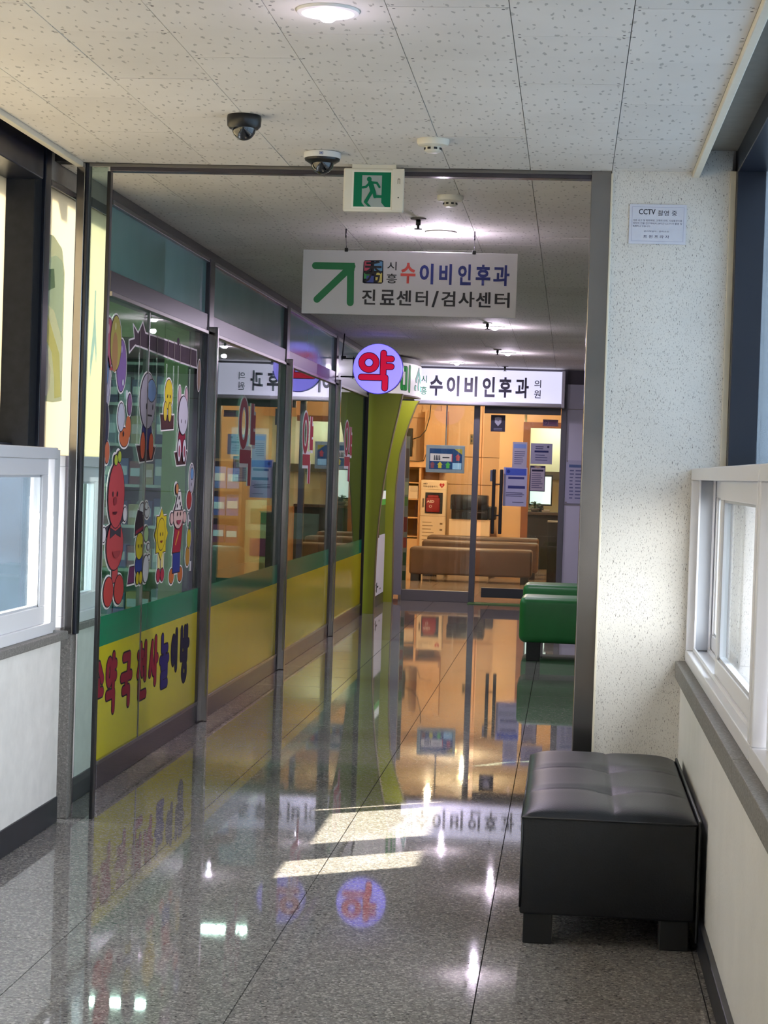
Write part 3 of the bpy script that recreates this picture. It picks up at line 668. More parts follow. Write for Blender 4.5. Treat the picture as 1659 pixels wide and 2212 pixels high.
st = Stick('diver_sticker', 'sticker of a grey and navy cartoon figure cut by the door edge at far left')
st.sh(ell(7.88, 1.70, .055, .11), '#a9abc0'); st.sh(ell(7.865, 1.74, .035, .055), '#5e8fc4'); st.sh(ell(7.88, 1.52, .045, .09), '#2a3048'); st.sh(ell(7.91, 1.405, .04, .045), '#c06a48'); st.done()
st = Stick('apple_sticker', 'sticker of a large smiling red round figure with red boots and a bow tie')
for x in (7.94, 8.24): st.sh(L_((8.09, 1.09), (x, 1.13 if x > 8 else 1.07), .02), '#4a4650')
for x in (7.90, 8.27): st.sh(ell(x, 1.14 if x > 8 else 1.06, .035, .03), '#dcdadd')
st.sh(rect(8.06, 8.16, .85, .93), '#b5474b'); 
for x in (8.00, 8.19): st.sh(ell(x, .815, .085, .062), '#b5423f')
st.sh(ell(8.09, 1.01, .15, .105), '#b5474b'); st.sh(ell(8.09, 1.225, .145, .14), '#b8474c')
st.sh([(8.0, 1.085), (8.09, 1.07), (8.18, 1.085), (8.18, 1.045), (8.09, 1.06), (8.0, 1.045)], '#3a3742')
st.sh(ell(8.06, 1.375, .03, .022), '#a7b93c'); st.sh(ell(8.12, 1.39, .03, .024), '#a7b93c')
for x in (8.02, 8.10): st.poly(ell(x, 1.23, .009, .012), '#2b2530')
st.poly(ell(8.06, 1.20, .03, .018), '#8d2f38'); st.poly(ell(8.06, 1.155, .04, .014, a0=PI, a1=2*PI), '#5a1c26'); st.poly(ell(8.11, .985, .07, .03, a0=PI, a1=2*PI), '#9a3a40'); st.done()
st = Stick('chick_sticker', 'sticker of a yellow chick in a blue jacket and a tall dark hat')
st.sh([(8.37, .83), (8.49, .83), (8.49, .90), (8.40, .90)], '#6a2c5a'); st.sh(ell(8.58, .905, .075, .05), '#2f4590'); st.sh(ell(8.58, .99, .075, .06), '#cdbb2a'); st.sh([(8.48, 1.04), (8.64, 1.06), (8.62, 1.14), (8.53, 1.15), (8.49, 1.10)], '#332a36'); st.poly([(8.49, 1.045), (8.64, 1.065), (8.64, 1.08), (8.49, 1.06)], '#8d2440')
for x in (8.55, 8.61): st.sh(ell(x, .845, .03, .028), '#cdbb2a'); st.poly(ell(x, .99, .007, .009), '#2b2530')
st.sh(ell(8.71, .88, .06, .062), '#d3d5da'); st.done()
st = Stick('bubble_sticker', 'sticker of white bubbles and a pale green bow above the chick in a hat')
for u, v, r in ((8.62, 1.155, .035), (8.72, 1.14, .03), (8.70, 1.17, .02), (8.76, .98, .018), (8.78, .93, .015)): st.sh(ell(u, v, r*1.5, r*.8), '#d3d8da')
st.sh(ell(8.705, 1.04, .045, .035), '#a6c795'); st.done()
st = Stick('sun_sticker', 'sticker of a smiling yellow sun with pointed rays, pale legs and red shoes')
rays = []
for i in range(16):
    a = 2*PI*i/16+PI/2; r = 1.0 if i % 2 else 1.32
    rays.append((9.035+.115*r*math.cos(a), 1.03+.092*r*math.sin(a)))
st.sh(L_((9.01, .93), (9.01, .86), .016), '#d9d28a'); st.sh(L_((9.08, .93), (9.08, .86), .016), '#d9d28a')
for x in (9.0, 9.085): st.sh(ell(x, .835, .04, .03), '#a83246')
st.sh(rays, '#cfbd27'); st.sh(ell(9.035, 1.03, .085, .075), '#c9b524')
for x in (9.01, 9.065): st.poly(ell(x, 1.03, .008, .010), '#2b2530')
st.poly(ell(9.035, 1.0, .03, .012, a0=PI, a1=2*PI), '#7a3a1c'); st.done()
st = Stick('child_sticker', 'sticker of a smiling child in a spotted hat, red top, blue trousers and orange boots')
for x in (9.31, 9.52): st.sh(ell(x, .815, .055, .035), '#c4703a')
st.sh([(9.33, .83), (9.50, .83), (9.50, .94), (9.33, .94)], '#2f3f8c'); st.sh([(9.31, .93), (9.50, .93), (9.54, 1.07), (9.36, 1.07)], '#a3283c'); st.poly(L_((9.38, .97), (9.45, 1.03), .006), '#d59a3c')
for x in (9.27, 9.58): st.sh(ell(x, 1.10, .04, .028), '#cfb0a8')
st.sh(ell(9.42, 1.11, .115, .062), '#d3b8ae'); st.sh([(9.33, 1.14), (9.52, 1.14), (9.46, 1.23), (9.40, 1.23)], '#d8d8d4')
for u, v in ((9.38, 1.16), (9.45, 1.17), (9.42, 1.2), (9.48, 1.15)): st.poly(ell(u, v, .014, .010), '#2b2530')
st.sh(ell(9.36, 1.245, .03, .025), '#c98a55')
for x in (9.39, 9.46): st.poly(ell(x, 1.12, .008, .011), '#2b2530')
st.poly(ell(9.42, 1.09, .05, .022, a0=PI, a1=2*PI), '#a3485c'); st.done()
st = Stick('bird_sticker', 'sticker of a grey bird figure with a red body at right of the first pane')
st.sh(ell(9.70, 1.185, .06, .045), '#a83a36'); st.sh(ell(9.74, 1.295, .06, .07), '#b4b6c0'); st.sh(ell(9.75, 1.32, .035, .028), '#6fa0d0'); st.poly(ell(9.735, 1.265, .008, .01), '#2b2530'); st.done()
st = Stick('chick_sticker', 'sticker of a tiny yellow chick by a white chair, lower right of pane')
st.sh(ell(9.70, .90, .05, .05), '#b98c3c'); st.sh(ell(9.72, .99, .045, .05), '#c4b52c'); st.sh(ell(9.73, 1.055, .025, .018), '#4a7a5a'); st.sh(ell(9.68, 1.085, .014, .03), '#d5d8da'); st.poly(rect(9.75, 9.79, .82, .87), '#d5d8da'); st.done()
# ================================================================== PHARMACY INTERIOR
ob = thing('olive_partition', 'olive green partition board standing inside the pharmacy behind the first pane', 'partition', (-2.4, 10.5, 0))
MB().box(-2.25, -1.99, 10.48, 10.52, 0, 2.42, .003).build('board', M_olive, ob)
MB().box(-3.1, -2.25, 10.48, 10.52, 2.06, 2.42, .003).build('top_board', M_olive, ob)
MB().box(-3.1, -3.06, 10.48, 10.52, 0, 2.06, .003).build('side_post', M_olive, ob)
def shelf(nm, lb, x0, x1, y0, y1, zs, m):
    t = thing(nm, lb, 'shelf', ((x0+x1)/2, (y0+y1)/2, 0))
    bx('back_panel', m, t, x0, x1, y1-.015, y1, 0, zs[-1]+.02)
    for x in (x0, x1-.02): bx('side_panel', m, t, x, x+.02, y0, y1-.015, 0, zs[-1]+.02)
    for z in zs: bx('shelf_board', m, t, x0+.02, x1-.02, y0, y1-.015, z, z+.02)
    return t
ORD = ('first', 'second', 'third', 'fourth', 'fifth', 'sixth', 'seventh', 'eighth')
CN = {'5a6ea0': 'blue', '7f93a6': 'grey blue', 'a3b0b8': 'pale grey', '3f4f78': 'navy', 'b3a37a': 'tan', '8a5a5a': 'dull red', '5a2f6a': 'purple', '6a2c58': 'plum', '4a3a80': 'violet', '4a5aa8': 'bright blue', '6a78b8': 'light blue'}
def boxes(x0, x1, y0, zb, n, hmax, cols, label, group, row=0):
    xs = x0
    wdt = (x1-x0)/n
    for i in range(n):
        h = hmax*random.uniform(.7, 1); c = random.choice(cols)
        o = thing('medicine_box', '%s carton, %s from left on the %s board up of the %s' % (CN[c], ORD[i], ORD[row], label), 'box', (xs+wdt/2, y0+.06, zb), group)
        bx('carton', mat('carton_'+c, '#'+c, .4), o, xs+.004, xs+wdt-.004, y0+.005, y0+.12, zb, zb+h, bev=.002, seg=1)
        c2 = random.choice(['d9dde0', 'e3cfd5', 'c9d8e8']); bx('carton_label', mat('label_'+c2, '#'+c2, .4), o, xs+.012, xs+wdt-.012, y0+.002, y0+.005, zb+h*.35, zb+h*.7)
        xs += wdt
M_shw = mat('white_shelf', '#b9c4c4', .5)
shelf('medicine_shelf', 'white medicine shelf facing the entrance deep behind the first pane', -3.5, -2.72, 13.0, 13.3, [.3, .62, .92, 1.2, 1.48, 1.76, 2.04], M_shw)
for kk, z in enumerate((.32, .64, .94, 1.22, 1.50, 1.78)):
    boxes(-3.46, -2.76, 13.02, z, 8, .2, ['5a6ea0', '7f93a6', 'a3b0b8', '3f4f78', 'b3a37a', '8a5a5a'], 'white medicine shelf', 'medicine cartons on the white shelf', kk)
shelf('carton_shelf', 'brown display shelf of stacked cartons behind the second pane', -2.64, -2.40, 14.0, 14.25, [.35, .56, .78, .98, 1.18, 1.40], M_dwood)
for i, z in enumerate((.37, .58, .80, 1.0, 1.20)):
    boxes(-2.62, -2.42, 14.02, z, 2, .17, ['5a2f6a', '6a2c58', '4a3a80'] if i < 3 else ['4a5aa8', '6a78b8'], 'brown display shelf', 'cartons in the brown display shelf', i)
po = thing('wall_poster', 'pale blue poster inside the pharmacy behind the second pane', 'poster', (-2.3, 14.4, 1.1))
bx('sheet', mat('pale_blue_paper', '#6f93ad', .5), po, -2.56, -2.12, 14.40, 14.41, 1.12, 1.66); bx('heading_bar', mat('blue_ink', '#2f5a8c', .5), po, -2.3, -2.13, 14.395, 14.40, 1.34, 1.46)
for k, (x0, x1, y0, z0, z1, c) in enumerate(((-2.40, -2.10, 14.05, .0, .45, '#b98f5c'), (-2.39, -2.11, 14.06, .45, .66, '#c2965f'))):
    o = thing('cardboard_box', ('lower brown cardboard box under the display cartons', 'upper brown cardboard box under the display cartons')[k], 'box', ((x0+x1)/2, y0+.15, z0))
    bx('carton', mat('cardboard%d' % k, c, .7), o, x0, x1, y0, y0+.3, z0, z1, bev=.003); bx('tape', mat('tape', '#9b7a4c', .3), o, (x0+x1)/2-.02, (x0+x1)/2+.02, y0-.001, y0, z0, z1)
for k, (z0, z1, c, c2, lb) in enumerate(((.66, .90, 'bfae7a', '7a2c58', 'cream display carton with a dark red panel on the cardboard boxes'), (.90, 1.12, 'c9c49a', '4f7a4a', 'cream display carton with a green oval on top of the stack'))):
    o = thing('display_carton', lb, 'box', (-2.25, 14.15, z0)); bx('carton', mat('carton_'+c, '#'+c, .5), o, -2.38, -2.12, 14.07, 14.3, z0, z1, bev=.002)
    bx('carton_label', mat('label_'+c2, '#'+c2, .5), o, -2.34, -2.18, 14.066, 14.07, z0+.05, z1-.06)
gc = thing('green_chair', 'dark green padded chair inside the pharmacy behind the second pane', 'chair', (-2.4, 12.6, 0))
MB().box(-2.52, -2.12, 12.5, 12.6, .40, .84, .04, 3).build('backrest', mat('dark_green_vinyl', '#1f4a38', .45), gc, smooth=True)
MB().box(-2.52, -2.12, 12.58, 13.0, .36, .44, .03, 3).build('seat', MATS['dark_green_vinyl'], gc, smooth=True)
for x in (-2.5, -2.16):
    for y in (12.56, 12.95): MB().box(x, x+.03, y, y+.03, 0, .37).build('leg', M_black, gc)
dk = thing('counter_desk', 'brown pharmacy counter behind the third pane', 'desk', (-2.3, 16, 0))
bx('desk_top', M_dwood, dk, -2.9, -2.03, 15.8, 16.5, .74, .78); bx('desk_front', M_dwood, dk, -2.88, -2.05, 15.84, 15.87, 0, .74); bx('side_panel', M_dwood, dk, -2.07, -2.05, 15.87, 16.46, 0, .74)
bk = thing('wire_basket', 'white slatted basket standing on the brown pharmacy counter', 'basket', (-2.2, 15.95, .78))
q = MB()
for i in range(14): q.box(-2.34+i*.02, -2.33+i*.02, 15.84, 15.846, .78, .98)
q.box(-2.345, -2.05, 15.838, 15.848, .975, .99).box(-2.345, -2.05, 15.838, 15.848, .78, .79); q.build('front_slats', mat('basket_grey', '#7d807a', .5), bk)
bx('basket_back', MATS['basket_grey'], bk, -2.345, -2.05, 16.0, 16.006, .78, .99); bx('basket_floor', MATS['basket_grey'], bk, -2.345, -2.05, 15.848, 16.0, .78, .784)
lp = thing('screen', 'dark monitor on the pharmacy counter behind the third pane', 'screen', (-2.2, 16.2, .78))
bx('monitor_body', M_black, lp, -2.36, -2.08, 16.15, 16.19, .86, 1.2, bev=.004); bx('monitor_foot', M_black, lp, -2.26, -2.18, 16.12, 16.24, .78, .86)
bd = thing('brown_board', 'upright brown board inside the pharmacy behind the fourth pane', 'board', (-2.1, 16.5, 0)); bx('panel', mat('tan_board', '#9c6a3c', .5), bd, -2.08, -2.05, 16.55, 16.98, 0, 1.3)
for k, y in enumerate((8.9, 10.9, 13.2, 15.5)):  # the strip nearest the entrance is added to light the olive board
    o = thing('strip_light', 'white strip light on the pharmacy ceiling, %s from the entrance' % ORD[k], 'lamp', (-2.9, y, 2.5))
    bx('housing', M_white, o, -3.3, -2.5, y, y+.14, 2.465, 2.5); bx('tube', mat('strip_glow', '#ffffff', emit=9), o, -3.28, -2.52, y+.03, y+.11, 2.445, 2.465); area('strip_lamp', (-2.9, y+.07, 2.44), (.76, .08), 30, (.86, 1, .92))
# ================================================================== ROUND PHARMACY SIGN
M_violet = mat('violet_lightbox', '#8f86ee', .3, emit=.68, ecol='#8a80f4')
ds = thing('round_sign', 'round glowing violet sign reading 약 projecting from the shopfront', 'sign', (-1.60, 15.8, 2.0))
DC = (-1.602, 2.205)
MB().lathe([(.19, 0), (.203, .006), (.203, .115), (.19, .12)], (DC[0], 15.75, DC[1]), 48, 'Y').build('light_box', M_violet, ds, smooth=True)
MB().lathe([(.204, .03), (.208, .03), (.208, .09), (.204, .09)], (DC[0], 15.75, DC[1]), 48, 'Y').build('rim', mat('violet_rim', '#6a5fd0', .3), ds, smooth=True)
P = Print(PY(15.749)); P.d = .001
glyph(P, '약', DC[0]-.163, DC[0]+.135, DC[1]-.158, DC[1]+.128, .023, mat('red_glow', '#c01040', .4, emit=.36, ecol='#d0103c'), out='#2c1f5e', ow=.25)
P.build('letter', ds)
for z in (2.285, 2.135): MB().tube([(-1.912, 15.80, z), (-1.79, 15.80, z)], .006).build('bracket_rod', M_blackm, ds)
MB().tube([(-1.81, 15.80, 2.30), (-1.81, 15.80, 2.12)], .005).build('bracket_rod', M_blackm, ds)
MB().tube([(-1.905, 15.80, 2.27), (-1.89, 15.80, 2.49)], .005).build('brace', M_blackm, ds)
MB().box(-1.91, -1.87, 15.78, 15.82, 2.285, 2.305).build('junction_box', M_blackm, ds)
# ================================================================== LIME ENTRANCE PORTAL OF THE PHARMACY
pt = thing('entrance_panel', 'front lime green entrance panel with a curved edge at the far end of the shopfront', 'panel', (-1.85, 18.3, 0))
pt2 = thing('entrance_panel', 'rear lime green entrance panel with a curved edge beside the clinic glass', 'panel', (-1.85, 20.1, 0))
pt3 = thing('curved_sign', 'rounded white fascia sign in green letters above the lime entrance panels', 'sign', (-1.7, 19, 2.1))
cur = [(-1.62, 2.11), (-1.655, 1.92), (-1.69, 1.757), (-1.72, 1.60), (-1.747, 1.446), (-1.773, 1.27), (-1.794, 1.09), (-1.81, .91), (-1.822, .736), (-1.829, .55), (-1.832, .337), (-1.834, 0)]
MB().prism([(-1.975, 0), (-1.975, 2.11)]+cur, PY(18.3), -.09, 0).build('front_panel', M_lime, pt)
c2 = [(u+.004, v) for u, v in cur]
MB().prism(cur+[(u+.008, v) for u, v in reversed(cur)], PY(18.3), -.092, .002).build('panel_edge', M_limeedge, pt)
cur2 = [(-1.60, 2.11), (-1.63, 2.06), (-1.704, 1.846), (-1.75, 1.69), (-1.785, 1.554), (-1.815, 1.215), (-1.826, .828), (-1.822, .4), (-1.815, 0)]
MB().prism([(-1.925, 0), (-1.925, 2.11)]+cur2, PY(20.05), -.09, 0).build('rear_panel', mat('bright_lime_panel', '#a3ac2c', .35), pt2)
MB().prism(cur2+[(u+.008, v) for u, v in reversed(cur2)], PY(20.05), -.092, .002).build('panel_edge', M_limeedge, pt2)
# rounded white fascia "미소약국"
def arc(u, v, d):                                # u = 0..1 along the curve
    a = -PI/2+u*PI/2
    return Vector((-1.95+(.425+d)*math.cos(a), 19.35+(1.05+d)*math.sin(a), v))
fa = MB(); n = 28
for i in range(n):
    u, u2 = i/n, (i+1)/n
    f = fa.face([arc(u, 2.115, 0), arc(u2, 2.115, 0), arc(u2, 2.425, 0), arc(u, 2.425, 0)])
bmesh.ops.remove_doubles(fa.bm, verts=fa.bm.verts, dist=1e-4)
fa.build('fascia', mat('fascia_light', '#e9e4e2', .35, emit=.22), pt3, smooth=True)
for nm, z0, z1, d0, mt_ in (('fascia_soffit', 2.10, 2.116, .003, mat('fascia_brown', '#6c5c48', .5)), ('fascia_cap', 2.424, 2.48, -.01, mat('fascia_olive', '#59592f', .5))):
    q = MB(); ring = [arc(i/n, z0, d0) for i in range(n+1)]+[Vector((-1.95, 19.35, z0))]
    q.prism([(p.x, p.y) for p in ring], lambda u, v, d: Vector((u, v, d)), z0, z1); q.build(nm, mt_, pt3)
P = Print(lambda u, v, d: arc(u, v, d+.002))
for ch, a, b in (('미', .47, .66), ('소', .76, .97)):
    glyph(P, ch, a, b, 2.165, 2.385, .022, '#1f9a3c' if ch == '미' else '#5fb59a', out='#20402c', ow=.3, su=.75, emit=.15)
P.build('letter', pt3)
# pharmacy door in the portal
pd = thing('portal_door', 'dark green glass door inside the lime pharmacy portal with a white notice sheet', 'door', (-1.905, 19.4, 0))
bx('door_glass', mat('green_tinted_glass', '#1f4f4c', .06, spec=.7), pd, -1.93, -1.905, 18.55, 20.0, .11, 2.1)
bx('door_rail', M_steel2, pd, -1.935, -1.90, 18.55, 20.0, 0, .105)
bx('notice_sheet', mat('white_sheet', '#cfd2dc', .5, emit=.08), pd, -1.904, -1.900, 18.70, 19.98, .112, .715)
P = Print(PX(-1.8995)); glyph(P, '다', 18.86, 19.40, .15, .235, .009, '#15151c', su=4); P.poly(ell(19.62, .165, .05, .009), '#15151c'); P.build('letter', pd)
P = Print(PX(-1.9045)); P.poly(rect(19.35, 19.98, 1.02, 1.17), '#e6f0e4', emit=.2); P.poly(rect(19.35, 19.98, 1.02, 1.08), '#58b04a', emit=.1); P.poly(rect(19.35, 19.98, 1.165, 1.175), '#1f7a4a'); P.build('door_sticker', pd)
MB().box(-1.90, -1.875, 18.80, 19.12, .70, 1.28, .004).build('door_handle', M_blackm, pd)
# ================================================================== END WALL: CLINIC FRONT
CF = 20.45
sbx('wall_end', mat('white_metal_panel', '#b9bacb', .3), -.055, 1.3, CF, CF+.15, 0, 2.345)
MB().box(-.052, 1.3, CF-.004, CF, 1.07, 1.078).build('panel_joint', M_grey, bpy.data.objects['wall_end']); MB().box(-.052, 1.3, CF-.004, CF, 2.08, 2.088).build('panel_joint', M_grey, bpy.data.objects['wall_end'])
sbx('wall_end', mat('grey_bulkhead', '#57535a', .6), -2.05, 1.3, CF+.02, CF+.15, 2.345, 2.495)
sbx('wall_end', MATS['grey_bulkhead'], -2.05, -.055, CF, CF+.02, 2.345, 2.495)
cf = setting('door_2', (-.95, CF, 0))
bx('frame_post', mat('light_grey_metal', '#8e8f9a', .35, metal=.2), cf, -1.845, -1.752, CF-.03, CF+.06, .055, 2.12, bev=.003)
bx('base_rail', mat('grey_metal', '#6f6d6c', .4), cf, -1.752, -1.03, CF-.01, CF+.05, 0, .115, bev=.003)
bx('frame_post', mat('mid_grey_metal', '#5f6066', .35, metal=.3), cf, -1.035, -.972, CF-.02, CF+.06, 0, 2.10, bev=.003)
bx('frame_post', MATS['mid_grey_metal'], cf, -.115, -.055, CF-.02, CF+.06, 0, 2.345, bev=.003)
bx('pane', M_glass_end, cf, -1.752, -1.035, CF+.015, CF+.023, .115, 2.10)
bx('door_head', mat('dark_head', '#3e3c40', .4), cf, -1.85, -.055, CF+.0, CF+.06, 2.09, 2.345)
dr = MB().box(-.925, -.118, CF-.012, CF-.002, .075, 2.02).build('glass_leaf', M_glass_end, cf)
bx('door_rail', mat('door_bottom', '#2f3238', .35), cf, -.90, -.118, CF-.03, CF+.015, .062, .165, bev=.003)
bx('door_rail', mat('door_top', '#4a484c', .35), cf, -.925, -.118, CF-.03, CF+.015, 2.015, 2.092, bev=.003)
hd = MB()
for x in (-.80, -.722): hd.box(x-.018, x+.018, CF-.07, CF-.045, .74, 1.425, .008)
for z in (.93, 1.26): hd.box(-.80, -.722, CF-.064, CF-.05, z, z+.014); hd.box(-.766, -.756, CF-.06, CF-.01, z, z+.014)
hd.build('door_handle', M_blackm, cf)
bx('door_lock', mat('lock_grey', '#5d6474', .35), cf, -.842, -.79, CF-.05, CF-.012, 1.295, 1.415, bev=.004)
# illuminated sign box
sg = thing('clinic_sign', 'long white illuminated sign reading 시흥 수이비인후과 의원 above the clinic door', 'sign', (-.86, 20.25, 2.1))
bx('light_box', mat('lightbox_white', '#dcdcf0', .4, emit=.45, ecol='#dcdcf6'), sg, -1.66, -.115, 20.20, 20.42, 2.128, 2.462, bev=.004)
bx('bottom_rail', mat('sign_underside', '#a9a9ae', .4), sg, -1.66, -.115, 20.19, 20.43, 2.088, 2.128, bev=.012, seg=3)
bx('end_cap', mat('sign_cap', '#c4c3cc', .4), sg, -.118, -.085, 20.19, 20.43, 2.088, 2.47, bev=.004)
f20 = PY(20.2); ink = mat('sign_ink', '#3f3d52', .5); gin = mat('sign_green', '#3f9a5c', .5)
for chh, a, b in (('수', -1.50, -1.362), ('이', -1.322, -1.188), ('비', -1.135, -1.0), ('인', -.945, -.815), ('후', -.775, -.64), ('과', -.60, -.462)):
    text('letter', chh, f20, a, b, 2.176, 2.39, ink, sg, bold=.035)
for chh, a, b, z0, z1, mm in (('시', -1.59, -1.533, 2.31, 2.385, gin), ('흥', -1.592, -1.53, 2.185, 2.27, gin), ('의', -.405, -.335, 2.29, 2.37, ink), ('원', -.405, -.335, 2.18, 2.265, ink)):
    text('letter', chh, f20, a, b, z0, z1, mm, sg, bold=.012)
sbx('door_mat', mat('green_mat', '#3f6b3c', .8), -1.03, .10, 20.16, 20.44, 0, .008); o = bpy.data.objects['door_mat']; del o['kind']; tag(o, 'thin green mat on the floor before the clinic door', 'mat')
# --- papers on the door and the wall
def lines(P, u0, u1, v0, v1, n, col, h=.3, jag=True):
    for i in range(n):
        v = v1-(i+.5)*(v1-v0)/n; hh = (v1-v0)/n*h/2
        P.poly(rect(u0, u1-(random.random()*.35*(u1-u0) if jag else 0), v-hh, v+hh), col, d=P.d)
    P.d += .0003
def notice(name, label, x0, x1, z0, z1, y, bgc, draw, cat='notice', th=.002):
    t = thing(name, label, cat, ((x0+x1)/2, y, z0))
    bx('sheet', mat('paper_'+bgc.lstrip('#'), bgc, .5), t, x0, x1, y-th, y, z0, z1)
    P = Print(PY(y-th)); draw(P, x0, x1, z0, z1); P.build('print', t); return t
DY = CF-.0125
def d1(P, a, b, c, d): P.poly(rect(a+.012, b-.012, d-.065, d-.02), '#7d97cf'); lines(P, a+.02, b-.02, c+.05, d-.09, 7, '#5c5f80')
notice('door_notice', 'tall paper notice with a pale blue heading, upper left of the clinic door', -.615, -.462, 1.43, 1.72, DY, '#a6a5b8', d1)
def d2(P, a, b, c, d): P.poly(rect(a+.04, b-.04, d-.095, d-.075), '#2a2f5c'); lines(P, a+.05, b-.09, d-.065, d-.025, 2, '#4a4a6a', h=.5); P.poly(ell(b-.045, d-.035, .012), '#3a3a55'); lines(P, a+.05, b-.05, c+.03, d-.11, 3, '#55597c')
notice('door_notice', 'wide grey paper notice with a dark bar, upper right of the clinic door', -.424, -.196, 1.495, 1.713, DY, '#9797ad', d2)
def d3(P, a, b, c, d): P.poly(rect(a+.02, b-.01, d-.085, d-.012), '#4b60ba'); P.poly(ell(a+.05, d-.045, .018), '#2f3f8a'); lines(P, a+.05, b-.03, c+.29, c+.31, 1, '#3a3f78', h=1.2, jag=False); lines(P, a+.05, b-.02, c+.19, c+.215, 1, '#3a3f78', h=1.2, jag=False); lines(P, a+.03, b-.02, c+.10, c+.15, 3, '#4c4f70', h=.4); lines(P, a+.1, b-.02, c+.035, c+.05, 1, '#4c4f70')
notice('door_notice', 'large paper notice with a blue heading, lowest on the clinic door', -.702, -.452, 1.04, 1.452, DY-.003, '#a9abc8', d3)
def d4(P, a, b, c, d): P.poly(rect(a, b, c, d), '#3d3a52', d=.0003); P.poly(rect(a+.008, b-.008, c+.008, d-.022), '#a8a0ac'); P.poly([(a+.04, d-.012), ((a+b)/2, d-.03), (b-.04, d-.012), ((a+b)/2, d-.002)], '#a08d78'); lines(P, a+.02, b-.02, d-.062, d-.04, 1, '#2c2a40', h=.9, jag=False); lines(P, a+.02, b-.02, c+.03, d-.075, 8, '#6a6580', h=.4)
notice('door_notice', 'narrow paper notice with a dark border below the wide grey one', -.424, -.262, 1.205, 1.477, DY, '#a8a0ac', d4)
def d5(P, a, b, c, d):
    m_ = (a+b)/2
    P.poly([(m_-.036, d-.028), (m_, d-.02), (m_+.036, d-.028), (m_+.034, d-.08), (m_, d-.118), (m_-.034, d-.08)], '#a7a8b8'); P.poly(ell(m_, d-.062, .006), '#1d1c34'); lines(P, m_-.045, m_+.045, c+.012, c+.04, 2, '#7d7c92', h=.5, jag=False)
notice('shield_sticker', 'black square sticker with a pale shield at the top of the clinic door', -.855, -.703, 1.824, 2.0, DY, '#1b1a30', d5, 'sticker')
def d6(P, a, b, c, d):
    P.ring(a+.03, (c+d)/2, .022, .022, .005, .005, '#4c3a66'); P.poly(capsule((a+.017, c+.048), (a+.043, c+.018), .002), '#4c3a66'); lines(P, a+.065, b-.015, c+.018, d-.018, 2, '#6a4668', h=.55, jag=False)
notice('no_smoking_sticker', 'small mauve no smoking sticker at the top right of the clinic door', -.306, -.145, 1.897, 1.968, DY, '#7f6472', d6, 'sticker')
def d7(P, a, b, c, d): P.poly(rect(a+.03, b, d-.075, d-.045), '#566b92'); lines(P, a+.04, a+.085, c+.04, d-.09, 9, '#63678a', h=.35); lines(P, a+.10, b-.01, c+.04, d-.09, 9, '#63678a', h=.35)
pk = notice('hours_plate', 'clear acrylic timetable plate fixed on the white panel right of the clinic door', -.045, .145, 1.09, 1.545, CF-.012, '#a3a5bd', d7, 'plate', th=.006)
for x, z in ((-.035, 1.535), (-.035, 1.10)): MB().lathe([(.008, 0), (.008, -.02)], (x, CF-.002, z), 10, 'Y').build('standoff', M_steel2, pk)
# hanging display behind the fixed pane
dp = thing('display_screen', 'silver framed display screen with coloured arrows hung behind the fixed clinic pane', 'screen', (-1.33, 20.56, 1.37))
bx('screen_frame', mat('silver_bezel', '#b9c5ce', .35), dp, -1.542, -1.128, 20.56, 20.60, 1.37, 1.665, bev=.004)
P = Print(PY(20.56)); a, b, c, d = -1.505, -1.155, 1.408, 1.628
E_ = .35
P.poly(rect(a, b, c, d), '#27406a', emit=E_); P.poly([(b-.085, d), (b, d), (b, d-.06)], '#9a8a3a', emit=E_); P.poly(rect(a+.008, b-.105, d-.135, d-.055), '#c4b6b8', emit=E_); P.poly(rect(b-.112, b-.104, d-.138, d-.055), '#b03a4a', emit=E_)
for k, x in enumerate((a+.055, a+.075, a+.092, a+.11)): P.poly([(x-.008, d-.125), (x+.008, d-.125), (x+.005, d-.075), (x-.004, d-.07)], '#3f3f4a', emit=E_)
lines(P, a+.14, a+.215, d-.102, d-.088, 1, '#3f3f4a', h=.8, jag=False)
for x, cc in ((a+.035, '#7a3f4a'), (a+.115, '#b9a63a'), (a+.20, '#4f9a4a'), (b-.045, '#a83a44')):
    z = c+.03 if x < b-.1 else c+.115
    P.poly([(x-.018, z-.02), (x+.018, z-.02), (x+.018, z+.018), (x+.03, z+.018), (x, z+.05), (x-.03, z+.018), (x-.018, z+.018)], cc, emit=E_)
P.poly(rect(b-.10, b-.005, c+.003, c+.07), '#8fb0cc', emit=E_); P.build('screen_image', dp)
MB().tube([(-1.335, 20.58, 1.665), (-1.335, 20.58, 2.6)], .008).build('hanger', M_white, dp)
bs = thing('banner_strip', 'narrow upright banner of coloured blocks just inside the clinic left jamb', 'banner', (-1.72, 20.7, 0))
bx('banner_sheet', mat('banner_base', '#8a8676', .5), bs, -1.79, -1.725, 20.66, 20.67, .08, 1.75)
P = Print(PY(20.66))
for z0, z1, cc in ((1.3, 1.62, '#6e5a50'), (1.12, 1.26, '#b9b78a'), (1.0, 1.1, '#6d8a4a'), (.72, .88, '#8a3f38'), (.55, .66, '#a8473f'), (.36, .5, '#3f5a3c'), (.2, .3, '#2f4a34')): P.poly(rect(-1.785, -1.73, z0, z1), cc)
P.build('banner_print', bs); bx('banner_foot', M_grey, bs, -1.80, -1.715, 20.62, 20.74, 0, .08)
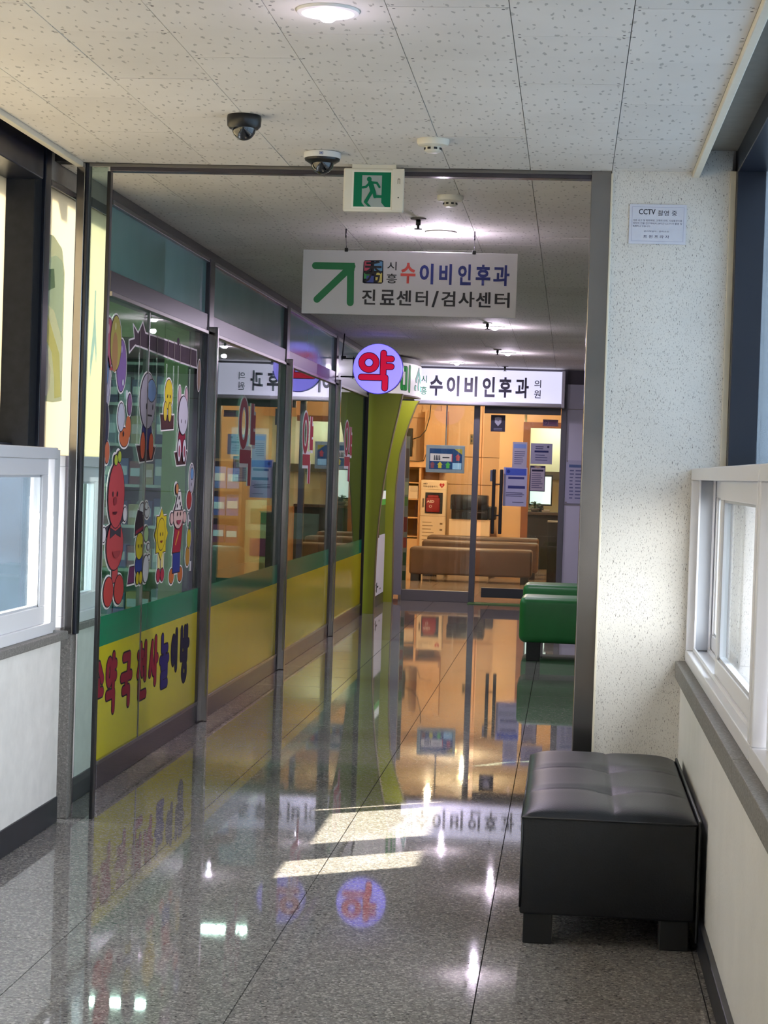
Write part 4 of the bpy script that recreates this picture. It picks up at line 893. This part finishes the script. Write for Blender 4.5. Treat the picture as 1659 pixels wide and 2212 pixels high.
# ================================================================== CLINIC INTERIOR
sbx('wall_clinic', M_wood2, -2.8, -.66, 29.3, 29.45, 0, 2.6); sbx('wall_clinic', M_wood2, -2.9, -2.8, 20.62, 29.45, 0, 2.6); sbx('wall_clinic', M_wood2, .7, .8, 20.62, 29.45, 0, 2.6)
sbx('wall_clinic', M_wood2, -.66, .7, 28.45, 28.55, 2.14, 2.6)
sbx('wall_clinic', M_wood2, -.70, .7, 28.45, 28.55, 0, .80); sbx('wall_clinic', M_wood2, -2.8, -1.6, 29.25, 29.3, 2.2, 2.6)
pn = setting('trim_6', (-1.2, 28.4, 0))
for x0, x1 in ((-1.98, -1.35), (-1.345, -.705)):
    for z0, z1 in ((0, 1.20), (1.206, 1.62), (1.626, 2.4)): bx('wall_panel', M_wood2, pn, x0, x1, 29.2, 29.25, z0, z1, bev=.004, seg=1)
bx('wall_panel', M_wood2, pn, -1.05, -.70, 28.44, 29.2, 0, 2.4)
rf = setting('window_8', (-.3, 28.44, .8))
for q in ((-.705, -.60, .45, 2.16), (-.60, .2, 2.075, 2.16)): bx('window_frame', M_dwood, rf, q[0], q[1], 28.40, 28.46, q[2], q[3], bev=.004)
bx('room_wall', mat('lit_back_room', '#d3d8c2', .6), rf, -.9, .7, 29.25, 29.3, .0, 2.3); bx('dark_band', mat('dark_cabinet', '#4a4334', .5), rf, -.6, .5, 29.1, 29.25, 1.32, 1.44)
area('reception_lamp', (-.2, 28.85, 2.25), (.6, .4), 7, (.95, 1, .85)); bx('room_ceiling', M_white, rf, -.7, .7, 28.55, 29.3, 2.3, 2.34)
bx('counter_top', mat('dark_counter', '#3b3028', .4), rf, -.60, .2, 28.30, 28.75, .80, .84, bev=.004); bx('counter_front', mat('counter_black', '#17171a', .5), rf, -.60, .2, 28.40, 28.44, 0, .80)
mo = thing('reception_monitor', 'bright monitor glowing pale cyan on the reception counter', 'screen', (-.4, 28.65, .84))
bx('monitor_body', M_black, mo, -.60, -.255, 28.66, 28.70, .93, 1.39, bev=.004); bx('monitor_screen', mat('screen_glow', '#cfeef2', .3, emit=.65), mo, -.585, -.275, 28.655, 28.66, .955, 1.365); bx('monitor_foot', M_black, mo, -.48, -.38, 28.6, 28.74, .84, .93)
pp = thing('potted_plant', 'leafy green plant in a low pot on the reception counter before the monitor', 'plant', (-.50, 28.45, .84))
MB().lathe([(.05, 0), (.07, .05), (.065, .055)], (-.50, 28.45, .84), 16).build('pot', mat('grey_pot', '#55585a', .5), pp)
lf = MB()
for i in range(70):
    a, r, z = random.random()*2*PI, random.random()*.11, .88+random.random()*.12
    p = Vector((-.50+r*math.cos(a), 28.45+.6*r*math.sin(a), z-r*.3)); s_2 = .03
    t = Vector((math.cos(a), .5*math.sin(a), random.uniform(-.2, .6))).normalized()*s_2; nn = Vector((-math.sin(a), .4, .3)).normalized()*s_2*.45
    lf.face([p-t, p+nn, p+t, p-nn])
tag(lf.build('foliage', mat('leaf_green', '#35523a', .5), pp), kind='stuff')
kb = thing('desk_items', 'low grey desk telephone on the reception counter beside the plant', 'telephone', (-.3, 28.42, .84)); bx('phone_base', M_grey, kb, -.40, -.28, 28.36, 28.46, .84, .875, bev=.006); bx('handset', M_blackm, kb, -.40, -.37, 28.35, 28.47, .875, .90, bev=.008); bpy.data.objects['desk_items'].name = 'desk_telephone'
dc = thing('dark_cabinet', 'narrow black cabinet at the right edge inside the clinic door', 'cabinet', (-.1, 24.1, 0)); bx('cabinet_body', mat('cabinet_black', '#1b1a1c', .4), dc, -.25, -.02, 23.9, 24.3, .02, .80, bev=.004); bx('cabinet_top', M_grey, dc, -.26, -.01, 23.89, 24.31, .80, .815)
bx('plinth', M_blackm, dc, -.24, -.03, 23.92, 24.28, 0, .02)
# shelves at left
ws = thing('wooden_shelf', 'light wooden wall shelf unit left of the defibrillator cabinet', 'shelf', (-2.5, 28.8, 0))
for x in (-2.78, -2.235): bx('side_panel', M_wood, ws, x, x+.03, 28.55, 29.2, 0, 1.44)
for z in (.40, .68, .955, 1.20): bx('shelf_board', M_wood, ws, -2.75, -2.235, 28.57, 29.18, z, z+.02)
t7 = setting('trim_7', (-2.3, 28.9, 1.41)); bx('top_board', M_wood, t7, -2.79, -1.86, 28.52, 29.2, 1.445, 1.53); bx('back_panel', mat('shelf_back', '#a8835c', .6), ws, -2.78, -2.2, 29.18, 29.2, 0, 1.41); bx('cabinet_door', M_wood2, ws, -2.76, -2.235, 28.55, 28.57, .0, .38)
bx('pillar_panel', M_wood, t7, -2.2, -1.86, 28.9, 29.2, 1.53, 2.3)
wb = thing('white_carton', 'white carton standing on the upper board of the wooden shelf', 'box', (-2.33, 28.6, .975)); bx('carton', mat('white_carton_card', '#e3d3b8', .6), wb, -2.44, -2.245, 28.58, 28.8, .975, 1.165, bev=.003); bx('carton_flap', mat('white_carton_flap', '#d3c2a6', .6), wb, -2.36, -2.25, 28.576, 28.58, 1.08, 1.16)
sk = thing('wall_speaker', 'tall black loudspeaker on the left clinic wall', 'speaker', (-2.40, 28.9, 1.6)); bx('cabinet', M_blackm, sk, -2.47, -2.36, 28.6, 28.75, 1.60, 2.02, bev=.005); bx('bracket', M_blackm, sk, -2.43, -2.40, 28.75, 29.3, 1.75, 1.85)
MB().tube([(-2.36, 28.7, 1.86), (-2.25, 28.72, 1.9), (-2.17, 28.74, 2.0), (-2.12, 28.76, 2.2), (-2.11, 28.8, 2.4)], .007, 6).build('cable', M_cable, sk)
cb = MB().tube([(-2.44, 28.5, 1.535), (-2.25, 28.5, 1.53), (-2.17, 28.5, 1.54), (-2.12, 28.5, 1.69), (-2.03, 28.5, 1.72), (-1.95, 28.5, 1.72)], .005, 6).build('cable', M_cable); tag(cb, 'thin black cable lying over the top of the wooden shelf', 'cable')
ae = thing('defibrillator_cabinet', 'tall white AED defibrillator cabinet with a red bag behind its window', 'cabinet', (-2.01, 28.5, 0))
bx('cabinet_body', mat('cabinet_cream', '#ecd9b8', .4), ae, -2.205, -1.812, 28.5, 28.75, .02, 1.26, bev=.025, seg=3); bx('plinth', M_grey, ae, -2.18, -1.83, 28.52, 28.73, 0, .02)
bx('window_recess', M_blackm, ae, -2.128, -1.868, 28.494, 28.5, .765, 1.075, bev=.004)
MB().box(-2.115, -1.905, 28.47, 28.494, .785, 1.0, .02, 3).box(-2.095, -1.925, 28.472, 28.494, .98, 1.04, .02, 3).build('red_bag', mat('red_bag_fabric', '#8e1f24', .6), ae, smooth=True)
text('letter', 'AED', PY(28.469), -2.10, -1.99, .925, .96, mat('white_ink', '#e8dcd0', .5), ae, bold=.03)
P = Print(PY(28.469)); P.ring(-2.045, .87, .02, .02, .006, .006, '#e8dcd0'); P.build('heart_ring', ae)
bx('cabinet_handle', mat('handle_grey', '#6e6450', .4), ae, -2.165, -2.145, 28.485, 28.5, .86, .985, bev=.003)
P = Print(PY(28.499)); hx, hz = -1.885, 1.185
P.poly([(hx, hz-.04), (hx-.036, hz), (hx-.036, hz+.02), (hx-.018, hz+.032), (hx, hz+.018), (hx+.018, hz+.032), (hx+.036, hz+.02), (hx+.036, hz)], '#b3262c'); P.poly([(hx+.004, hz+.018), (hx-.010, hz-.004), (hx, hz-.004), (hx-.004, hz-.024), (hx+.010, hz), (hx, hz)], '#f0e0d0')
lines(P, -2.16, -1.98, .30, .66, 7, '#8f7a5e', h=.16); lines(P, -1.90, -1.86, .30, .66, 4, '#8f7a5e', h=.3, jag=False); P.poly(rect(-2.2, -1.815, 1.12, 1.123), '#b29c78'); P.poly(rect(-2.2, -1.815, .725, .73), '#b29c78'); P.build('print', ae)
inkb = mat('brown_ink', '#4a3a2c', .5)
text('letter', 'AED', PY(28.498), -2.165, -2.10, 1.195, 1.215, inkb, ae, bold=.02); text('letter', '자동심장충격기', PY(28.498), -2.165, -1.955, 1.15, 1.178, inkb, ae, bold=.01)
pr = thing('printer', 'black printer standing on a white cabinet inside the clinic', 'printer', (-1.45, 28.3, .7))
MB().box(-1.72, -1.18, 28.25, 28.65, .70, .92, .02).box(-1.735, -1.19, 28.22, 28.65, .84, 1.06, .02).build('printer_body', M_black, pr, smooth=True); MB().box(-1.18, -1.06, 28.25, 28.5, .705, .90, .02).build('output_tray', M_blackm, pr); bx('paper_slot', mat('slot_grey', '#55555a', .4), pr, -1.46, -1.22, 28.215, 28.22, .80, .81)
pc = thing('printer_cabinet', 'white printer cabinet with two handle slots below the printer', 'cabinet', (-1.45, 28.4, 0)); bx('cabinet_body', mat('warm_white_cabinet', '#ecd8b6', .5), pc, -1.75, -1.15, 28.28, 28.7, .02, .70, bev=.004); bx('plinth', M_grey, pc, -1.72, -1.18, 28.3, 28.68, 0, .02)
for x in (-1.55, -1.28): bx('handle_slot', mat('slot_brown', '#7d6448', .5), pc, x-.05, x+.05, 28.274, 28.28, .43, .455)
sw = thing('wall_switch', 'brass coloured switch plate on the clinic wall above the display', 'switch', (-1.49, 29.2, 1.8)); bx('plate', mat('brass_plate', '#6d5a34', .4, metal=.5), sw, -1.525, -1.48, 29.185, 29.2, 1.82, 1.97, bev=.003); bx('rocker', M_blackm, sw, -1.515, -1.49, 29.178, 29.185, 1.85, 1.89); bx('rocker', M_blackm, sw, -1.515, -1.49, 29.178, 29.185, 1.91, 1.95)
# pendant lamps deeper in the clinic (seen reflected in the floor)
for k, (x, y) in enumerate(((-1.55, 22.6), (-1.25, 24.9), (-1.55, 27.2))):
    o = thing('ceiling_lamp', 'warm round ceiling lamp in the clinic, %s from the door' % ('first', 'second', 'third')[k], 'lamp', (x, y, 2.6)); MB().lathe([(.11, 0), (.11, -.03), (.09, -.035)], (x, y, 2.6), 24).build('lamp_ring', M_white, o); MB().lathe([(.085, -.035), (.06, -.05), (.0, -.055)], (x, y, 2.6), 24).build('bulb', mat('warm_glow', '#ffcf8a', emit=8), o); lamp_point((x, y, 2.46), 40, (1, .77, .54), .04)
# ================================================================== BENCHES
def bench(name, label, cat, x0, x1, y0, y1, z0, z1, m, leg, legs, group=None, r=.035):
    t = thing(name, label, cat, ((x0+x1)/2, (y0+y1)/2, 0), group)
    MB().box(x0, x1, y0, y1, z0, z1, r, 4).build('seat', m, t, smooth=True)
    for x, y in legs: bx('leg', leg, t, x, x+.10, y, y+.08, 0, z0+.01, bev=.004)
    return t
GB = 'brown waiting benches in the clinic'
for k, (x0, x1, y, h, lb) in enumerate(((-1.98, -.44, 24.15, .425, 'nearest of the three brown waiting benches behind the clinic door'), (-1.92, -.385, 25.35, .475, 'middle one of the three brown waiting benches'), (-1.93, -.40, 26.4, .505, 'farthest of the three brown waiting benches'))):
    bench('waiting_bench', lb, 'bench', x0, x1, y, y+.5, .085, h, M_brown_l, mat('dark_leg', '#241d19', .5), [(x0+.02, y+.02), (x1-.14, y+.02), (x0+.02, y+.4), (x1-.14, y+.4)], GB)
GG = 'green benches in the hall'
for y, lb in ((14.2, 'front green padded bench with black legs in the hall'), (15.9, 'rear green padded bench standing behind the front one')):
    bench('green_bench', lb, 'bench', -.338 if y < 15 else -.355, 1.0, y, y+.46, .135, .472, M_green_l, M_blackm, [(-.28, y+.03), (.85, y+.03), (-.28, y+.36), (.85, y+.36)], GG, r=.05)
# black leather bench in the foreground
X0, X1, YA, YB, ZB = -.105, .402, 5.60, 6.86, .088
ot = thing('black_bench', 'black leather bench with stitched tufted top in front of the white pillar', 'bench', ((X0+X1)/2, (YA+YB)/2, 0))
nx, ny = 60, 130; tb = MB(); XS, YS = .160, (5.98, 6.42)
def top(u, v):
    x, y = X0+u*(X1-X0), YA+v*(YB-YA)
    ex = 1-abs(2*u-1)**6; ey = 1-abs(2*v-1)**14
    z = .372+.034*max(ex, 0)**.6*max(ey, 0)**.6
    g = .005*math.exp(-((x-XS)/.005)**2)+.003*math.exp(-((x-XS)/.03)**2)
    for ysm in YS:
        yy = ysm+.02*math.cos((x-XS)*9)-.02
        g += (.004*math.exp(-((y-yy)/.007)**2)+.003*math.exp(-((y-yy)/.05)**2))*min(1, ex*1.6) + .014*math.exp(-(((x-XS)/.06)**2+((y-yy)/.07)**2))
        g -= .0015*math.exp(-(((y-yy-.07)/.03)**2))*ex
    return Vector((x, y, z-g*min(1, ex*1.5)*min(1, ey*1.5)))
grid = [[tb.bm.verts.new(top(i/nx, j/ny)) for j in range(ny+1)] for i in range(nx+1)]
for i in range(nx):
    for j in range(ny): tb.bm.faces.new([grid[i][j], grid[i+1][j], grid[i+1][j+1], grid[i][j+1]]).smooth = True
tb.build('seat_cushion', M_leather, ot, smooth=True)
MB().box(X0, X1, YA, YB, ZB, .374, .008, 3).build('seat_base', M_leather, ot, smooth=True)
sm = MB()
for q in ([(X0, YA-.001, .371), (X1, YA-.001, .371)], [(X0, YA, .371), (X0, YB, .371)], [(X0+.001, YA+.001, ZB+.02), (X0+.001, YA+.001, .372)]): sm.tube(q, .0032, 6)
sm.build('piping', mat('seam_black', '#17181c', .35), ot)
MB().box(X1+.001, X1+.010, YA-.01, YB, .03, .385, .004).build('side_board', M_blackm, ot)
for x, y in ((X0+.012, YA+.015), (X1-.10, YA+.015), (X0+.012, YB-.10), (X1-.10, YB-.10)): bx('leg', mat('black_leg', '#0b0c0e', .4), ot, x, x+.085, y, y+.085, 0, ZB+.004, bev=.003)
# ================================================================== HANGING SIGN
hs_ = thing('hanging_sign', 'white hanging sign with green arrow reading 시흥 수이비인후과 진료센터/검사센터', 'sign', (-.78, 9.0, 2.1))
sx0, sx1, sz0, sz1 = -1.285, -.277, 2.095, 2.395
bx('sign_board', mat('sign_white', '#cfd0d8', .35), hs_, sx0, sx1, 9.0, 9.012, sz0, sz1, bev=.002)
f9 = PY(9.0); gr = mat('sign_arrow_green', '#137a4c', .45)
P = Print(f9); P.mat(gr)
for k, (a, b) in enumerate((((-1.225, 2.320), (-1.052, 2.320)), ((-1.058, 2.315), (-1.055, 2.150)), ((-1.213, 2.162), (-1.062, 2.312)))): P.mb.face([f9(u, v, .0008+k*2e-5) for u, v in capsule(a, b, .0165)])
P.mb.face([f9(u, v, .0009) for u, v in rect(-1.075, -1.0395, 2.30, 2.3365)]); P.build('arrow', hs_)
P = Print(f9); lx0, lx1, lz0, lz1 = -1.0, -.903, 2.242, 2.352; mx_, mz_ = (lx0+lx1)/2, (lz0+lz1)/2; k_ = '#22202c'
P.poly([(lx0, lz0+.004), (lx0+.01, lz0), (lx1-.008, lz0), (lx1, lz0+.008), (lx1-.002, lz1-.004), (lx1-.012, lz1), (lx0+.008, lz1-.002), (lx0+.002, lz1-.01)], k_)
for (a, b, c, d), cc in (((lx0+.006, mx_-.012, mz_+.004, lz1-.006), '#cf5f78'), ((mx_+.004, lx1-.006, mz_+.004, lz1-.006), '#6ea0cf'), ((lx0+.006, mx_-.012, lz0+.022, mz_-.006), '#4f9a62'), ((mx_+.012, lx1-.006, lz0+.006, mz_-.004), '#dccf7e'), ((lx0+.018, mx_+.004, lz0+.005, lz0+.036), '#5360a8')): P.poly(rect(a, b, c, d), cc)
P.build('emblem', hs_)
text('emblem_letter', '秀', f9, lx0+.006, lx1-.006, lz0+.004, lz1-.004, mat('emblem_ink', k_, .5), hs_, bold=.012, d=.003)
nav = mat('sign_navy', '#23307a', .45); blk = mat('sign_black', '#20212b', .45); red = mat('sign_red', '#cf4f4c', .45)
text('letter', '시', f9, -.886, -.842, 2.306, 2.346, blk, hs_, bold=.008); text('letter', '흥', f9, -.888, -.838, 2.245, 2.290, blk, hs_, bold=.008)
text('letter', '수', f9, -.822, -.752, 2.246, 2.342, red, hs_, bold=.03)
for chh, a, b in (('이', -.733, -.668), ('비', -.641, -.582), ('인', -.553, -.492), ('후', -.470, -.402), ('과', -.388, -.313)): text('letter', chh, f9, a, b, 2.244, 2.341, nav, hs_, bold=.035)
xs = -1.0
for chh, a, b in (('진', -1.0, -.937), ('료', -.915, -.845), ('센', -.838, -.768), ('터', -.748, -.690), ('/', -.672, -.640), ('검', -.627, -.562), ('사', -.547, -.472), ('센', -.466, -.396), ('터', -.378, -.308)):
    text('letter', chh, f9, a, b, 2.138 if chh == '/' else 2.143, 2.214, blk, hs_, thick=.0032)
for x, dxc in ((-1.081, -.005), (-.481, .0)):
    MB().tube([(x, 9.006, 2.40), (x+dxc, 9.006, 2.46)], .0014, 6).tube([(x+dxc, 9.006, 2.455), (x+dxc, 9.006, CZ+.001)], .004, 6).build('hanging_wire', M_dsteel, hs_)
    bx('clamp', M_black, hs_, x-.008, x+.008, 8.996, 9.016, 2.388, 2.406, bev=.002)
# ================================================================== EXIT SIGN
ex = thing('exit_sign', 'green running man exit sign hanging below the ceiling at the doorway', 'sign', (-.76, 7.12, 2.32))
ax0, ax1, az0, az1 = -.872, -.648, 2.322, 2.482
bx('sign_case', M_offw, ex, ax0, ax1, 7.10, 7.135, az0, az1, bev=.006, seg=3); bx('mount', M_offw, ex, ax0+.03, ax1-.03, 7.105, 7.13, az1-.002, CZ+.001)
bx('side_cover', mat('exit_cover', '#d6d1c2', .4), ex, ax1-.043, ax1+.002, 7.094, 7.10, az0+.004, az1-.001, bev=.003)
P = Print(PY(7.10)); a, b, c, d = -.833, -.695, 2.339, 2.467
P.poly(rect(a-.007, b+.005, c-.006, d+.005), '#e6e4d8'); P.poly(rect(a, b, c, d), '#0f6e4d'); P.poly([(a+.031, d-.012), (b-.034, d-.012), (b-.034, c+.016), (b-.020, c), (a+.043, c), (a+.031, c+.016)], '#9aa5a2'); g_ = '#0f6e4d'
P.poly(ell(a+.057, d-.026, .009), g_)
for p_, q_, r_ in (((a+.062, d-.040), (a+.072, c+.058), .0095), ((a+.060, d-.040), (a+.045, c+.073), .0045), ((a+.046, c+.073), (a+.034, c+.071), .0045), ((a+.063, d-.038), (a+.086, d-.040), .0045), ((a+.086, d-.040), (a+.096, c+.073), .0042), ((a+.070, c+.060), (a+.046, c+.018), .0062), ((a+.076, c+.058), (a+.080, c+.038), .0062), ((a+.080, c+.038), (a+.110, c+.038), .0050)): P.poly(capsule(p_, q_, r_), g_)
P.poly([(a+.042, c+.014), (a+.054, c+.014), (a+.068, c), (a+.056, c)], g_); P.build('pictogram', ex)
P = Print(PY(7.0935)); P.poly(ell(ax1-.018, c+.035, .0024, .0024), '#26352a')
for x in (-.022, -.0145): P.poly(rect(ax1+x, ax1+x+.0018, c+.085, c+.103), '#4a4636')
P.poly(rect(ax1-.021, ax1-.014, c+.102, c+.1045), '#4a4636'); P.build('side_marks', ex)
# ================================================================== CEILING DEVICES
def dome(name, label, x, y, prof_base, prof_mid, dome_r, zb, mb_, mm_):
    t = thing(name, label, 'security camera', (x, y, CZ))
    MB().lathe(prof_base, (x, y, CZ), 32).build('housing', mb_, t, smooth=True)
    if prof_mid: MB().lathe(prof_mid, (x, y, CZ), 32).build('trim_ring', mm_, t, smooth=True)
    MB().lathe([(dome_r*math.cos(i*PI/20), zb-dome_r*math.sin(i*PI/20)*1.02) for i in range(11)], (x, y, CZ), 32).build('dome', mat('smoked_dome', '#0d1016', .04, spec=.7, coat=.6), t, smooth=True)
    return t
dome('dome_camera', 'black dome security camera on the ceiling, nearer and to the left', -1.085, 6.16, [(.054, 0), (.056, -.010), (.054, -.034), (.047, -.042), (.0, -.043)], None, .039, -.040, M_black, M_black)
t = dome('dome_camera', 'white dome security camera with black ring near the exit sign', -.921, 6.86, [(.066, 0), (.067, -.004), (.067, -.021), (.0, -.022)], [(.064, -.021), (.062, -.028), (.046, -.038), (.0, -.038)], .042, -.033, M_white, M_black)
P = Print(lambda u, v, d: Vector((-.921+u, 6.86-math.sqrt(max(.067**2-u*u, 0))-.0006-d, CZ+v))); P.poly(rect(-.002, .011, -.016, -.005), '#3d4f86'); P.poly(rect(-.0008, .0098, -.0145, -.0065), '#c9ccd8'); P.poly(rect(.001, .008, -.0125, -.0085), '#5a6a9c'); P.build('maker_badge', t)
for x, y, r, lb in ((-.502, 6.55, .0555, 'cream smoke detector on the near ceiling right of the exit sign'), (-.525, 7.87, .054, 'cream smoke detector on the hall ceiling beyond the doorway')):
    t = thing('smoke_detector', lb, 'smoke detector', (x, y, CZ), 'smoke detectors')
    MB().lathe([(r, 0), (r, -.012), (r*.9, -.020), (r*.55, -.025), (0, -.025)], (x, y, CZ), 32).build('base', M_offw, t, smooth=True)
    MB().lathe([(r*.50, -.024), (r*.52, -.038), (r*.36, -.044), (0, -.044)], (x, y, CZ), 24).build('sensor_head', M_offw, t, smooth=True)
    for i in range(8):
        a = 2*PI*i/8+PI/8; q = MB(); b_ = bmesh.new(); bmesh.ops.create_cube(b_, size=1)
        q.add(b_, Matrix.Translation((x+r*.52*math.cos(a), y+r*.52*math.sin(a), CZ-.032)) @ Matrix.Rotation(a, 4, 'Z') @ Matrix.Diagonal((.003, .011, .007, 1))); q.build('vent', M_blackm, t)
def downlight(x, y, r, lb, col, e, power, spot=True):
    t = thing('downlight', lb, 'lamp', (x, y, CZ), 'recessed downlights')
    MB().lathe([(r*1.22, .001), (r*1.2, -.006), (r*1.02, -.008), (r, -.002), (r*.98, .001)], (x, y, CZ), 40).build('trim_ring', M_white, t, smooth=True)
    MB().lathe([(r*.98, -.003), (r*.6, -.005), (0, -.006)], (x, y, CZ), 32).build('diffuser', mat('downlight_pane', '#e8d8e4', .3, emit=1.3, ecol='#f3d7ee'), t, smooth=True)
    MB().lathe([(r*.42, -.006), (r*.40, -.016), (r*.22, -.026), (0, -.028)], (x, y, CZ), 24).build('bulb', mat('downlight_glow_'+col, '#'+col, .3, emit=e), t, smooth=True)
    lamp_point((x, y, CZ-.10), power*.2, srgb('#'+col), r*.25)
    d = bpy.data.lights.new('downlight_lamp', 'SPOT'); d.energy = power*1.3; d.color = srgb('#'+col); d.spot_size = 2.9; d.spot_blend = .5; d.shadow_soft_size = r*.25
    o = bpy.data.objects.new('downlight_lamp', d); C.objects.link(o); o.location = (x, y, CZ-.04)
for x, y, r, lb, e, pw_ in ((-.634, 4.74, .064, 'recessed ceiling downlight nearest, cut by the top of the picture', 14, 1.6), (-.642, 9.04, .062, 'recessed downlight above the hanging sign', 14, 26), (-.612, 14.75, .066, 'recessed hall downlight seen just below the hanging sign', 14, 26), (-.611, 17.83, .066, 'recessed hall downlight second from the clinic', 14, 22), (-1.185, 19.6, .066, 'recessed hall downlight just before the clinic sign', 14, 16)):
    downlight(x, y, r, lb, 'f6e6ff', e, pw_)
for x, y, lb in ((-.712, 8.58, 'pendent sprinkler nearest beyond the doorway'), (-.653, 14.4, 'pendent sprinkler beside the third downlight'), (-.689, 17.4, 'pendent sprinkler beside the fourth downlight'), (-.712, 20.05, 'pendent sprinkler just before the clinic sign')):
    t = thing('sprinkler', lb, 'sprinkler', (x, y, CZ), 'ceiling sprinklers')
    MB().lathe([(.036, 0), (.034, -.005), (.012, -.007)], (x, y, CZ), 20).build('rosette', mat('dull_brass', '#6b675f', .4, metal=.6), t, smooth=True); MB().lathe([(.011, -.005), (.011, -.03), (.006, -.032), (.006, -.046)], (x, y, CZ), 12).build('sprinkler_body', M_blackm, t); MB().lathe([(.018, -.046), (.018, -.049)], (x, y, CZ), 14).build('deflector', M_blackm, t)
# ================================================================== CCTV NOTICE ON THE PILLAR
nb = thing('cctv_notice', 'white paper notice reading CCTV 촬영 중 fixed on the speckled pillar', 'notice', (.287, 7.145, 2.23))
nx0, nx1, nz0, nz1 = .184, .391, 2.229, 2.374
bx('sheet', mat('notice_paper', '#cdced9', .5), nb, nx0, nx1, 7.1445, 7.149, nz0, nz1); f7 = PY(7.1443); ik = mat('notice_ink', '#2b2b3a', .5); ik2 = mat('notice_ink_light', '#5a5c74', .5)
P = Print(f7)
for q in (rect(nx0+.009, nx1-.009, nz1-.0105, nz1-.0095), rect(nx0+.009, nx1-.009, nz0+.0095, nz0+.0105), rect(nx0+.009, nx0+.010, nz0+.0095, nz1-.0095), rect(nx1-.010, nx1-.009, nz0+.0095, nz1-.0095)): P.poly(q, '#a3a6bf', d=.0004)
P.build('border', nb)
text('letter', 'CCTV', f7, .218, .2785, 2.3365, 2.3565, ik, nb, bold=.02, d=.0005); text('letter', '촬영 중', f7, .287, .357, 2.332, 2.3525, ik, nb, bold=.0, d=.0005)
for s_t, a, b, z in (('각종 사고 및 범죄예방, 고객의 안전, 시설물관리를', .197, .376, 2.311), ('위하여 건물 전구역에서 24시간 CCTV가 촬영 및', .197, .376, 2.3005), ('녹화하고 있습니다.', .197, .262, 2.290)): text('letter', s_t, f7, a, b, z, z+.0075, ik2, nb, d=.0005)
text('letter', '트 윈 프 라 자', f7, .237, .331, 2.250, 2.2615, ik2, nb, bold=.01, d=.0005); text('letter', '관리책임자 : 관리소장', f7, .238, .33, 2.2725, 2.278, ik2, nb, d=.0005)
